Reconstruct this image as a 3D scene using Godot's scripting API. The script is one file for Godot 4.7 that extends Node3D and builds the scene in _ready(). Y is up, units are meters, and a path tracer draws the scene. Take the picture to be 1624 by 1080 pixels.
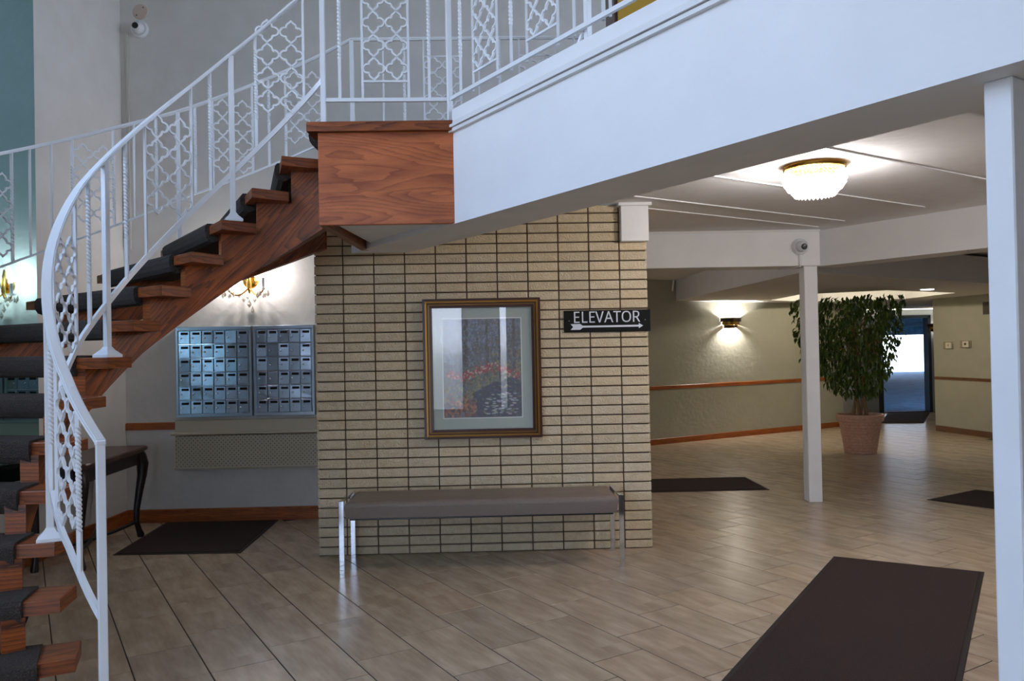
extends Node3D
# An apartment lobby: curved oak stair with white iron railings, pale brick core wall, low hall beyond.
# Units are metres, y up, the brick face lies in the plane z = -5.625.

const RISE := 0.17686
const STEP := -0.19235
const CX := -0.997
const CZ := -3.516
const A0 := -1.52578
const BRICK_Z := -5.625
const D2 := Vector2(0.5283, 0.849)      # direction of the balcony edge in plan (x, z)
const E2 := Vector2(0.849, -0.5283)     # across it, away from the camera
const F0 := Vector2(-0.201, -4.343)     # the balcony edge at the landing

var M := {}
var taken := {}
var rng := RandomNumberGenerator.new()

# ------------------------------------------------------------------ mesh builder
class Geo:
	var v := PackedVector3Array()
	var n := PackedVector3Array()
	var t := PackedVector2Array()
	func tri(a: Vector3, b: Vector3, c: Vector3, na: Vector3, nb: Vector3, nc: Vector3, ua := Vector2.ZERO, ub := Vector2.ZERO, uc := Vector2.ZERO) -> void:
		if (b - a).cross(c - a).dot(na + nb + nc) > 0.0:
			v.append(a); v.append(c); v.append(b)
			n.append(na); n.append(nc); n.append(nb)
			t.append(ua); t.append(uc); t.append(ub)
		else:
			v.append(a); v.append(b); v.append(c)
			n.append(na); n.append(nb); n.append(nc)
			t.append(ua); t.append(ub); t.append(uc)
	# flat quad whose outside lies along nrm; uvs in metres from the corner a unless given
	func quad(a: Vector3, b: Vector3, c: Vector3, d: Vector3, nrm: Vector3, uv: Array = []) -> void:
		var k := nrm.normalized()
		var q := uv
		if q.is_empty():
			var l := (b - a).length(); var h := (d - a).length()
			q = [Vector2(0, 0), Vector2(l, 0), Vector2(l, h), Vector2(0, h)]
		tri(a, b, c, k, k, k, q[0], q[1], q[2])
		tri(a, c, d, k, k, k, q[0], q[2], q[3])
	func smooth(a: Vector3, b: Vector3, c: Vector3, d: Vector3, na: Vector3, nb: Vector3, nc: Vector3, nd: Vector3, uv: Array = []) -> void:
		var q := uv
		if q.is_empty():
			q = [Vector2(0, 0), Vector2(1, 0), Vector2(1, 1), Vector2(0, 1)]
		tri(a, b, c, na, nb, nc, q[0], q[1], q[2])
		tri(a, c, d, na, nc, nd, q[0], q[2], q[3])
	# chamfered box
	func box(c: Vector3, s: Vector3, bv := 0.0, bs := Basis()) -> void:
		var h := s * 0.5
		for ax in 3:
			var i := (ax + 1) % 3
			var j := (ax + 2) % 3
			for sg in [-1.0, 1.0]:
				var p := []
				for w in [[-1, -1], [1, -1], [1, 1], [-1, 1]]:
					var q := Vector3.ZERO
					q[ax] = h[ax] * sg
					q[i] = (h[i] - bv) * w[0]
					q[j] = (h[j] - bv) * w[1]
					p.append(q)
				var nn := Vector3.ZERO
				nn[ax] = sg
				var uv := []
				for q in p:
					# grain runs along the longest edge of the box
					if s[i] >= s[j]:
						uv.append(Vector2(q[i] + 0.75, q[j] + 0.37 * ax))
					else:
						uv.append(Vector2(q[j] + 0.75, q[i] + 0.37 * ax))
				quad(c + bs * p[0], c + bs * p[1], c + bs * p[2], c + bs * p[3], bs * nn, uv)
		if bv > 0.0:
			for ax in 3:
				var i := (ax + 1) % 3
				var j := (ax + 2) % 3
				for si in [-1.0, 1.0]:
					for sj in [-1.0, 1.0]:
						var a := Vector3.ZERO
						a[ax] = -(h[ax] - bv); a[i] = h[i] * si; a[j] = (h[j] - bv) * sj
						var b := a; b[ax] = h[ax] - bv
						var d := Vector3.ZERO
						d[ax] = -(h[ax] - bv); d[i] = (h[i] - bv) * si; d[j] = h[j] * sj
						var e := d; e[ax] = h[ax] - bv
						var nn := Vector3.ZERO
						nn[i] = si; nn[j] = sj
						quad(c + bs * a, c + bs * b, c + bs * e, c + bs * d, bs * nn)
			for sx in [-1.0, 1.0]:
				for sy in [-1.0, 1.0]:
					for sz in [-1.0, 1.0]:
						var g := Vector3(sx, sy, sz)
						var k: Vector3 = (bs * g).normalized()
						tri(c + bs * (Vector3(h.x, h.y - bv, h.z - bv) * g), c + bs * (Vector3(h.x - bv, h.y, h.z - bv) * g), c + bs * (Vector3(h.x - bv, h.y - bv, h.z) * g), k, k, k)
	func span(a: Vector3, b: Vector3, bv := 0.0) -> void:
		box((a + b) * 0.5, (b - a).abs(), bv)
	# upright prism over a plan polygon of (x, z)
	func prism(poly: PackedVector2Array, y0: float, y1: float, bv := 0.0, turn := 0.0) -> void:
		var p := poly
		if signed(p) < 0.0:
			p = poly.duplicate(); p.reverse()
		var top := inset(p, bv) if bv > 0.0 else p
		var idx := Geometry2D.triangulate_polygon(p)
		var up := Vector3.UP
		for k in range(0, idx.size(), 3):
			var a := top[idx[k]]; var b := top[idx[k + 1]]; var c := top[idx[k + 2]]
			tri(V(a, y1), V(b, y1), V(c, y1), up, up, up, a.rotated(turn), b.rotated(turn), c.rotated(turn))
			a = p[idx[k]]; b = p[idx[k + 1]]; c = p[idx[k + 2]]
			tri(V(a, y0), V(b, y0), V(c, y0), -up, -up, -up, a.rotated(turn), b.rotated(turn), c.rotated(turn))
		var m := p.size()
		for k in m:
			var a := p[k]; var b := p[(k + 1) % m]
			var e := b - a
			var nn := Vector3(e.y, 0, -e.x)
			quad(V(a, y0), V(b, y0), V(b, y1 - bv), V(a, y1 - bv), nn)
			if bv > 0.0:
				quad(V(a, y1 - bv), V(b, y1 - bv), V(top[(k + 1) % m], y1), V(top[k], y1), nn.normalized() + up)
	func V(p: Vector2, y: float) -> Vector3:
		return Vector3(p.x, y, p.y)
	func signed(p: PackedVector2Array) -> float:
		var s := 0.0
		for k in p.size():
			s += p[k].cross(p[(k + 1) % p.size()])
		return s
	func inset(p: PackedVector2Array, d: float) -> PackedVector2Array:
		var r := PackedVector2Array()
		var m := p.size()
		for k in m:
			var e := (p[k] - p[(k + m - 1) % m]).normalized()
			var f := (p[(k + 1) % m] - p[k]).normalized()
			var ne := Vector2(-e.y, e.x); var nf := Vector2(-f.y, f.x)
			r.append(p[k] + (ne + nf) * d / maxf(1.0 + ne.dot(nf), 0.3))
		return r
	# round or polygonal tube along points; radius may be an array
	func tube(p: PackedVector3Array, rad, sides := 8, closed := false) -> void:
		var m := p.size()
		var rings := []
		var norms := []
		var ref := Vector3.UP
		for k in m:
			var d: Vector3
			if closed:
				d = p[(k + 1) % m] - p[(k + m - 1) % m]
			else:
				d = p[mini(k + 1, m - 1)] - p[maxi(k - 1, 0)]
			d = d.normalized()
			if absf(d.dot(ref)) > 0.95:
				ref = Vector3.RIGHT if absf(d.x) < 0.9 else Vector3.BACK
			var x := d.cross(ref).normalized()
			var y := x.cross(d).normalized()
			ref = y
			var r: float = rad[k] if rad is Array else rad
			var ring := []
			var nr := []
			for s in sides:
				var a := TAU * (s + 0.5) / sides
				var q := x * cos(a) + y * sin(a)
				ring.append(p[k] + q * r)
				nr.append(q)
			rings.append(ring); norms.append(nr)
		var run := 0.0
		for k in (m if closed else m - 1):
			var k2 := (k + 1) % m
			var l := p[k].distance_to(p[k2])
			for s in sides:
				var s2 := (s + 1) % sides
				smooth(rings[k][s], rings[k2][s], rings[k2][s2], rings[k][s2], norms[k][s], norms[k2][s], norms[k2][s2], norms[k][s2], [Vector2(run, s * 0.02), Vector2(run + l, s * 0.02), Vector2(run + l, s * 0.02 + 0.02), Vector2(run, s * 0.02 + 0.02)])
			run += l
		if not closed:
			for e in [0, m - 1]:
				var d: Vector3 = (p[0] - p[1]) if e == 0 else (p[m - 1] - p[m - 2])
				d = d.normalized()
				for s in range(1, sides - 1):
					tri(rings[e][0], rings[e][s], rings[e][s + 1], d, d, d)
	# rectangular bar along points: w across (perpendicular to path and up), h along up
	func bar(p: PackedVector3Array, w: float, h: float, closed := false, upv := Vector3.UP) -> void:
		var m := p.size()
		var rg := []
		var fx := []
		var fy := []
		for k in m:
			var d: Vector3
			if closed:
				d = p[(k + 1) % m] - p[(k + m - 1) % m]
			else:
				d = p[mini(k + 1, m - 1)] - p[maxi(k - 1, 0)]
			d = d.normalized()
			var x := d.cross(upv).normalized()
			var y := x.cross(d).normalized()
			fx.append(x); fy.append(y)
			rg.append([p[k] - x * w * 0.5 - y * h * 0.5, p[k] + x * w * 0.5 - y * h * 0.5, p[k] + x * w * 0.5 + y * h * 0.5, p[k] - x * w * 0.5 + y * h * 0.5])
		for k in (m if closed else m - 1):
			var k2 := (k + 1) % m
			for s in 4:
				var s2 := (s + 1) % 4
				var na: Vector3 = [-fy[k], fx[k], fy[k], -fx[k]][s]
				var nb: Vector3 = [-fy[k2], fx[k2], fy[k2], -fx[k2]][s]
				smooth(rg[k][s], rg[k2][s], rg[k2][s2], rg[k][s2], na, nb, nb, na)
		if not closed:
			quad(rg[0][0], rg[0][1], rg[0][2], rg[0][3], p[0] - p[1])
			quad(rg[m - 1][0], rg[m - 1][1], rg[m - 1][2], rg[m - 1][3], p[m - 1] - p[m - 2])
	# twisted square bar, upright
	func twist(p: Vector3, y0: float, y1: float, s: float, t0: float, t1: float, turns: float) -> void:
		var ys := [y0]
		var an := [0.0]
		var k := int(turns * 16.0)
		for i in k + 1:
			ys.append(lerpf(t0, t1, float(i) / k)); an.append(TAU * turns * i / k)
		ys.append(y1); an.append(TAU * turns)
		for i in ys.size() - 1:
			for c in 4:
				var q := []
				for w in [[i, c], [i, c + 1], [i + 1, c + 1], [i + 1, c]]:
					var a: float = an[w[0]] + PI * 0.5 * w[1] + PI * 0.25
					q.append(Vector3(p.x + cos(a) * s * 0.7071, ys[w[0]], p.z + sin(a) * s * 0.7071))
				var am: float = (an[i] + an[i + 1]) * 0.5 + PI * 0.5 * c + PI * 0.5
				quad(q[0], q[1], q[2], q[3], Vector3(cos(am), 0, sin(am)))
		box(Vector3(p.x, y1, p.z), Vector3(s, 0.004, s))
	# turned profile of (radius, height)
	func lathe(prof: PackedVector2Array, seg: int, c := Vector3.ZERO, flat := false, bs := Basis()) -> void:
		for k in prof.size() - 1:
			var a := prof[k]; var b := prof[k + 1]
			var e := b - a
			var nn := Vector2(e.y, -e.x).normalized()
			if nn == Vector2.ZERO:
				continue
			for s in seg:
				var a0 := TAU * s / seg; var a1 := TAU * (s + 1) / seg
				var am := (a0 + a1) * 0.5
				var d0 := Vector3(cos(a0), 0, sin(a0)); var d1 := Vector3(cos(a1), 0, sin(a1))
				var n0 := d0 * nn.x + Vector3.UP * nn.y
				var n1 := d1 * nn.x + Vector3.UP * nn.y
				if flat:
					n0 = Vector3(cos(am), 0, sin(am)) * nn.x + Vector3.UP * nn.y
					n1 = n0
				smooth(c + bs * (d0 * a.x + Vector3.UP * a.y), c + bs * (d1 * a.x + Vector3.UP * a.y), c + bs * (d1 * b.x + Vector3.UP * b.y), c + bs * (d0 * b.x + Vector3.UP * b.y), bs * n0, bs * n1, bs * n1, bs * n0,
					[Vector2(a0 * 0.2, a.y), Vector2(a1 * 0.2, a.y), Vector2(a1 * 0.2, b.y), Vector2(a0 * 0.2, b.y)])
	func mesh() -> ArrayMesh:
		var arr := []
		arr.resize(Mesh.ARRAY_MAX)
		arr[Mesh.ARRAY_VERTEX] = v
		arr[Mesh.ARRAY_NORMAL] = n
		arr[Mesh.ARRAY_TEX_UV] = t
		var m := ArrayMesh.new()
		m.add_surface_from_arrays(Mesh.PRIMITIVE_TRIANGLES, arr)
		return m

# ------------------------------------------------------------------ scene helpers
func numbered(called: String) -> String:
	if not taken.has(called):
		taken[called] = 0
		return called
	taken[called] += 1
	return "%s_%03d" % [called, taken[called]]

func put(called: String, g, mat: Material, parent: Node = null) -> MeshInstance3D:
	var o := MeshInstance3D.new()
	o.mesh = g.mesh() if g is Geo else g
	o.material_override = mat
	o.cast_shadow = GeometryInstance3D.SHADOW_CASTING_SETTING_ON
	if parent == null:
		o.name = numbered(called)
		add_child(o)
	else:
		o.name = called
		parent.add_child(o, true)
	return o

func tag(o: Node, label: String, category: String, group := "") -> Node:
	o.set_meta("label", label)
	o.set_meta("category", category)
	if group != "":
		o.set_meta("group", group)
	return o

func thing(called: String, label: String, category: String, at := Vector3.ZERO, turn := 0.0, group := "") -> Node3D:
	var o := Node3D.new()
	o.name = numbered(called)
	add_child(o)
	o.position = at
	o.rotation.y = turn
	tag(o, label, category, group)
	return o

func struct(called: String, g, mat: Material, label: String, category: String) -> MeshInstance3D:
	var o := put(called, g, mat)
	o.set_meta("kind", "structure")
	tag(o, label, category)
	return o

func P2(a: Array) -> PackedVector2Array:
	var r := PackedVector2Array()
	for q in a:
		r.append(Vector2(q[0], q[1]))
	return r

func mat(c: Color, rough := 0.6, metal := 0.0) -> StandardMaterial3D:
	var m := StandardMaterial3D.new()
	m.albedo_color = c
	m.roughness = rough
	m.metallic = metal
	return m

func c8(r: float, g: float, b: float) -> Color:
	return Color(r / 255.0, g / 255.0, b / 255.0)

func noise(freq: float, sd: int, oct := 3) -> FastNoiseLite:
	var f := FastNoiseLite.new()
	f.noise_type = FastNoiseLite.TYPE_SIMPLEX_SMOOTH
	f.frequency = freq
	f.seed = sd
	f.fractal_octaves = oct
	return f

func tex(im: Image) -> ImageTexture:
	im.generate_mipmaps()
	return ImageTexture.create_from_image(im)

# oak: long grain bands with cathedral bends; grain runs along u
func wood_image(dark: Color, light: Color, sd: int, cath: float, w := 768, h := 384) -> Image:
	var im := Image.create(w, h, false, Image.FORMAT_RGB8)
	var a := noise(0.9, sd, 2); var b := noise(1.0, sd + 1, 3); var c := noise(1.0, sd + 2, 2)
	for y in h:
		for x in w:
			var u := float(x) / w; var q := float(y) / h
			var bend := a.get_noise_2d(u * 1.1, q * 2.2) * cath + b.get_noise_2d(u * 3.0, q * 12.0) * 0.03
			var r := (q + bend) * 13.0
			r = r - floorf(r)
			var ring := pow(r, 3.0)
			var pore := maxf(0.0, b.get_noise_2d(u * 14.0, q * 240.0)) * 1.3
			var tone := c.get_noise_2d(u * 3.0, q * 6.0) * 0.35
			im.set_pixel(x, y, light.lerp(dark, clampf(0.18 + ring * 0.55 + pore * 0.35 + tone, 0.0, 1.0)))
	return im

func stone_image(w := 512, h := 256, sd := 5) -> Image:
	var im := Image.create(w, h, false, Image.FORMAT_RGB8)
	var a := noise(1.0, sd, 3); var b := noise(1.0, sd + 3, 4)
	var lo := c8(166, 147, 126); var hi := c8(195, 177, 155)
	for y in h:
		for x in w:
			var u := float(x) / w; var q := float(y) / h
			var s := a.get_noise_2d(u * 1.3, q * 4.5) * 0.8 + b.get_noise_2d(u * 3.0, q * 22.0) * 0.3 + b.get_noise_2d(u * 50.0, q * 50.0) * 0.1
			im.set_pixel(x, y, hi.lerp(lo, clampf(0.42 + s, 0.0, 1.0)))
	return im

func grain_tex(lo: Color, hi: Color, freq: float, sd: int, size := 256, oct := 4) -> ImageTexture:
	var im: Image = noise(freq, sd, oct).get_seamless_image(size, size)
	im.convert(Image.FORMAT_RGB8)
	for y in size:
		for x in size:
			im.set_pixel(x, y, lo.lerp(hi, im.get_pixel(x, y).r))
	return tex(im)

func bump_tex(freq: float, sd: int, strength: float, size := 256, oct := 4) -> ImageTexture:
	var im: Image = noise(freq, sd, oct).get_seamless_image(size, size)
	im.convert(Image.FORMAT_RGBA8)
	im.bump_map_to_normal_map(strength)
	return tex(im)

func tri_mat(t: Texture2D, scale: float, rough: float, nrm: Texture2D = null, nscale := 0.5) -> StandardMaterial3D:
	var m := mat(Color.WHITE, rough)
	m.albedo_texture = t
	m.uv1_triplanar = true
	m.uv1_world_triplanar = true
	m.uv1_scale = Vector3.ONE * scale
	if nrm != null:
		m.normal_enabled = true
		m.normal_texture = nrm
		m.normal_scale = nscale
	return m

func glow(c: Color, e: float) -> StandardMaterial3D:
	var m := mat(c, 0.5)
	m.emission_enabled = true
	m.emission = c
	m.emission_energy_multiplier = e
	return m

func omni(at: Vector3, c: Color, e: float, size := 0.05) -> void:
	var l := OmniLight3D.new()
	l.name = numbered("lamp_light")
	l.position = at
	l.light_color = c
	l.light_energy = e
	l.light_size = size
	l.omni_range = 30.0
	l.omni_attenuation = 2.0
	l.shadow_enabled = true
	add_child(l)

func spot(at: Vector3, to: Vector3, c: Color, e: float, ang: float, size := 0.03) -> void:
	var l := SpotLight3D.new()
	l.name = numbered("lamp_spot")
	add_child(l)
	var up := Vector3.BACK if absf(to.y) > 0.9 else Vector3.UP
	l.look_at_from_position(at, at + to, up)
	l.light_color = c
	l.light_energy = e
	l.light_size = size
	l.spot_angle = ang
	l.spot_range = 30.0
	l.spot_attenuation = 2.0
	l.shadow_enabled = true

# ------------------------------------------------------------------ stair curve
func ang(k: float) -> float:
	return A0 + STEP * (15.0 - k)

func inner(k: float, r: float) -> Vector2:
	return Vector2(CX + r * cos(ang(k)), CZ + r * sin(ang(k)))

func outer(k: float, off: float) -> Vector2:
	var psi := deg_to_rad(-123.0 + 9.3 * (k - 12.0))
	var q: float
	if k > 12.0:
		q = 2.24 - 0.03 * (k - 12.0)
	elif k > 10.0:
		q = 2.24 + 0.095 * (12.0 - k)
	else:
		q = 2.43 - 0.03 * (10.0 - k) - 0.02 * maxf(0.0, 8.5 - k)
	q -= off
	return Vector2(-1.0 + q * cos(psi), -3.55 + q * sin(psi))

func table(xs: Array, ys: Array, x: float) -> float:
	if x <= xs[0]:
		return ys[0]
	for k in xs.size() - 1:
		if x <= xs[k + 1]:
			return lerpf(ys[k], ys[k + 1], (x - xs[k]) / (xs[k + 1] - xs[k]))
	return ys[-1]

func rail_in(k: float) -> Vector2:
	return inner(k, table([2.5, 4.5, 7.5], [0.79, 0.82, 0.87], k))

func rail_top(k: float) -> float:
	return k * RISE + table([1.0, 2.6, 5.0, 8.3, 10.0, 12.5, 14.2, 15.4], [0.94, 0.885, 0.87, 0.853, 0.838, 0.81, 0.777, 0.725], k)

func rail_low(k: float) -> float:
	return k * RISE + table([1.0, 2.0, 3.0, 5.0, 8.5, 15.3], [0.33, 0.31, 0.26, 0.2, 0.178, 0.19], k)

func _ready() -> void:
	rng.seed = 20240607
	# ---------------- camera
	var cam := Camera3D.new()
	cam.name = "camera"
	add_child(cam)
	cam.position = Vector3(0, 1.422, 0)
	cam.rotation = Vector3(0.0093, -0.0232, -0.0195)
	cam.fov = 46.004
	cam.near = 0.05
	cam.far = 200.0
	cam.current = true
	# ---------------- sky and exposure
	var env := Environment.new()
	env.background_mode = Environment.BG_SKY
	var sky := Sky.new()
	var sm := ProceduralSkyMaterial.new()
	sm.sky_top_color = c8(160, 192, 238)
	sm.sky_horizon_color = c8(214, 224, 243)
	sm.ground_horizon_color = c8(170, 180, 195)
	sm.ground_bottom_color = c8(110, 115, 122)
	sm.sun_angle_max = 0.0
	sky.sky_material = sm
	env.sky = sky
	env.background_energy_multiplier = 10.4
	env.tonemap_mode = Environment.TONE_MAPPER_LINEAR
	env.tonemap_exposure = 1.0
	env.sdfgi_enabled = true
	env.ssao_enabled = true
	env.ssil_enabled = true
	var we := WorldEnvironment.new()
	we.name = "world_environment"
	we.environment = env
	add_child(we)
	materials()
	shell()
	hall()
	floor_tiles()
	brick_wall()
	staircase()
	near_railing()
	balcony_railing()
	far_railings()
	mailboxes()
	convector()
	picture()
	sign_board()
	bench()
	console()
	mats()
	plant()
	ceiling_lamps()
	crystal_sconce()
	brass_sconces()
	cameras()
	small_things()

# ------------------------------------------------------------------ materials
func materials() -> void:
	var fine := bump_tex(0.08, 11, 2.0)
	M.fine = fine
	M.wall = tri_mat(grain_tex(c8(205, 202, 196), c8(213, 210, 205), 0.02, 21), 0.6, 0.7, fine, 0.15)
	M.hallwall = tri_mat(grain_tex(c8(166, 164, 148), c8(176, 174, 158), 0.02, 22), 0.6, 0.7, fine, 0.15)
	M.white = tri_mat(grain_tex(c8(228, 228, 227), c8(235, 235, 234), 0.02, 23), 0.5, 0.55, fine, 0.1)
	M.trimwhite = mat(c8(222, 222, 220), 0.4)
	M.ceil = tri_mat(grain_tex(c8(228, 227, 226), c8(235, 234, 233), 0.03, 24), 0.7, 0.8, fine, 0.08)
	M.enamel = mat(c8(228, 230, 232), 0.32)
	M.enamel.clearcoat_enabled = true
	M.enamel.clearcoat = 0.3
	var w := tex(wood_image(c8(60, 26, 8), c8(164, 84, 28), 3, 0.22))
	M.wood = mat(Color.WHITE, 0.46)
	M.wood.albedo_texture = w
	M.wood.uv1_scale = Vector3(0.9, 2.6, 1)
	M.panel = mat(Color.WHITE, 0.4)
	M.panel.albedo_texture = tex(wood_image(c8(132, 64, 32), c8(202, 112, 62), 9, 0.4))
	M.panel.uv1_scale = Vector3(0.62, 1.5, 1)
	M.oak = mat(Color.WHITE, 0.42)
	M.oak.albedo_texture = tex(wood_image(c8(112, 52, 16), c8(176, 98, 40), 17, 0.2, 512, 128))
	M.oak.uv1_scale = Vector3(0.8, 3.0, 1)
	M.dark = mat(c8(24, 17, 15), 0.35)
	M.tabletop = mat(Color.WHITE, 0.3)
	M.tabletop.albedo_texture = tex(wood_image(c8(40, 22, 17), c8(84, 52, 40), 31, 0.2, 256, 128))
	M.carpet = tri_mat(grain_tex(c8(26, 22, 20), c8(92, 80, 70), 0.16, 41), 4.0, 1.0, bump_tex(0.12, 42, 8.0), 1.0)
	M.mat = tri_mat(grain_tex(c8(40, 25, 20), c8(64, 44, 36), 0.15, 43), 3.0, 0.95, bump_tex(0.2, 44, 6.0), 0.8)
	M.rubber = mat(c8(34, 24, 21), 0.7)
	var st := tex(stone_image())
	var tb := bump_tex(0.012, 46, 5.0, 256, 2)
	M.tiles = []
	for k in 4:
		var m := mat([c8(255, 252, 248), c8(247, 244, 240), c8(252, 246, 240), c8(242, 240, 238)][k], 0.27)
		m.albedo_texture = st
		m.uv1_offset = Vector3(0.23 * k, 0.31 * k, 0)
		m.normal_enabled = true
		m.normal_texture = tb
		m.normal_scale = 0.04
		M.tiles.append(m)
	M.grout = mat(c8(46, 38, 32), 0.95)
	M.mortar = tri_mat(grain_tex(c8(84, 70, 56), c8(112, 96, 80), 0.2, 51), 2.0, 0.95)
	M.bricks = []
	var bb := bump_tex(0.1, 52, 5.0)
	for k in 5:
		var lo: Color = [c8(204, 184, 148), c8(196, 178, 145), c8(210, 188, 150), c8(202, 181, 144), c8(208, 189, 155)][k]
		var m := tri_mat(grain_tex(lo, lo.lightened(0.2), 0.05, 53 + k, 128), 2.5, 0.75, bb, 0.5)
		M.bricks.append(m)
	M.chrome = mat(c8(225, 228, 232), 0.07, 1.0)
	M.steel = mat(c8(158, 174, 188), 0.22, 1.0)
	M.steel.normal_enabled = true
	M.steel.normal_texture = bump_tex(0.006, 60, 10.0, 256, 2)
	M.steel.normal_scale = 0.12
	M.steel.uv1_triplanar = true
	M.steel.uv1_world_triplanar = true
	M.steel.uv1_scale = Vector3.ONE * 2.3
	M.steelframe = mat(c8(152, 164, 174), 0.3, 1.0)
	M.black = mat(c8(14, 14, 16), 0.35)
	M.slot = mat(c8(8, 8, 10), 0.9)
	M.brass = mat(c8(214, 168, 84), 0.18, 1.0)
	M.darkbrass = mat(c8(70, 60, 48), 0.3, 1.0)
	M.gilt = mat(c8(150, 108, 44), 0.35, 0.8)
	M.frame = mat(c8(66, 32, 20), 0.35)
	M.matboard = mat(c8(176, 186, 170), 0.8)
	M.bevel = mat(c8(238, 240, 232), 0.7)
	M.vinyl = tri_mat(grain_tex(c8(112, 98, 88), c8(140, 124, 112), 0.12, 61), 4.0, 0.36, bump_tex(0.16, 62, 5.0), 0.4)
	M.terra = tri_mat(grain_tex(c8(186, 142, 120), c8(220, 182, 160), 0.03, 63), 3.0, 0.85, fine, 0.6)
	M.soil = mat(c8(58, 44, 34), 1.0)
	M.bark = tri_mat(grain_tex(c8(128, 100, 68), c8(178, 148, 108), 0.06, 64), 6.0, 0.9, bump_tex(0.08, 65, 8.0), 1.0)
	M.leaf = mat(c8(82, 108, 44), 0.33)
	M.leaf.backlight_enabled = true
	M.leaf.backlight = c8(40, 60, 16)
	M.leaf.cull_mode = BaseMaterial3D.CULL_DISABLED
	M.leaf.vertex_color_use_as_albedo = true
	M.glass = mat(Color(0.95, 0.97, 1.0, 0.06), 0.0)
	M.glass.transparency = BaseMaterial3D.TRANSPARENCY_ALPHA
	M.crystal = mat(Color(0.98, 0.97, 0.95, 0.3), 0.03)
	M.crystal.transparency = BaseMaterial3D.TRANSPARENCY_ALPHA
	M.crystal.clearcoat_enabled = true
	M.drop = mat(Color(0.86, 0.82, 0.76, 0.62), 0.05)
	M.drop.transparency = BaseMaterial3D.TRANSPARENCY_ALPHA
	M.mirror = mat(c8(168, 210, 218), 0.02, 1.0)
	M.plastic = mat(c8(214, 216, 218), 0.4)
	M.beige = mat(c8(196, 176, 160), 0.6)
	M.cord = mat(c8(190, 188, 180), 0.6)
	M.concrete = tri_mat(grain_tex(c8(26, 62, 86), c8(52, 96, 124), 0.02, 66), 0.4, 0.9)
	M.doorframe = mat(c8(46, 52, 60), 0.5)
	M.wallblue = mat(c8(150, 156, 158), 0.7)

# ------------------------------------------------------------------ room shell
func wall_prism(called: String, a: Vector2, b: Vector2, thick: float, y0: float, y1: float, m: Material, label: String) -> MeshInstance3D:
	# the seen face runs from a to b; the wall thickens towards the right-hand side of that run
	var d := (b - a).normalized()
	var q := Vector2(-d.y, d.x) * thick
	var g := Geo.new()
	g.prism(P2([[a.x, a.y], [b.x, b.y], [b.x + q.x, b.y + q.y], [a.x + q.x, a.y + q.y]]), y0, y1)
	return struct(called, g, m, label, "wall")

func fpt(t: float, off: float) -> Vector2:
	return F0 + D2 * t + E2 * off

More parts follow.
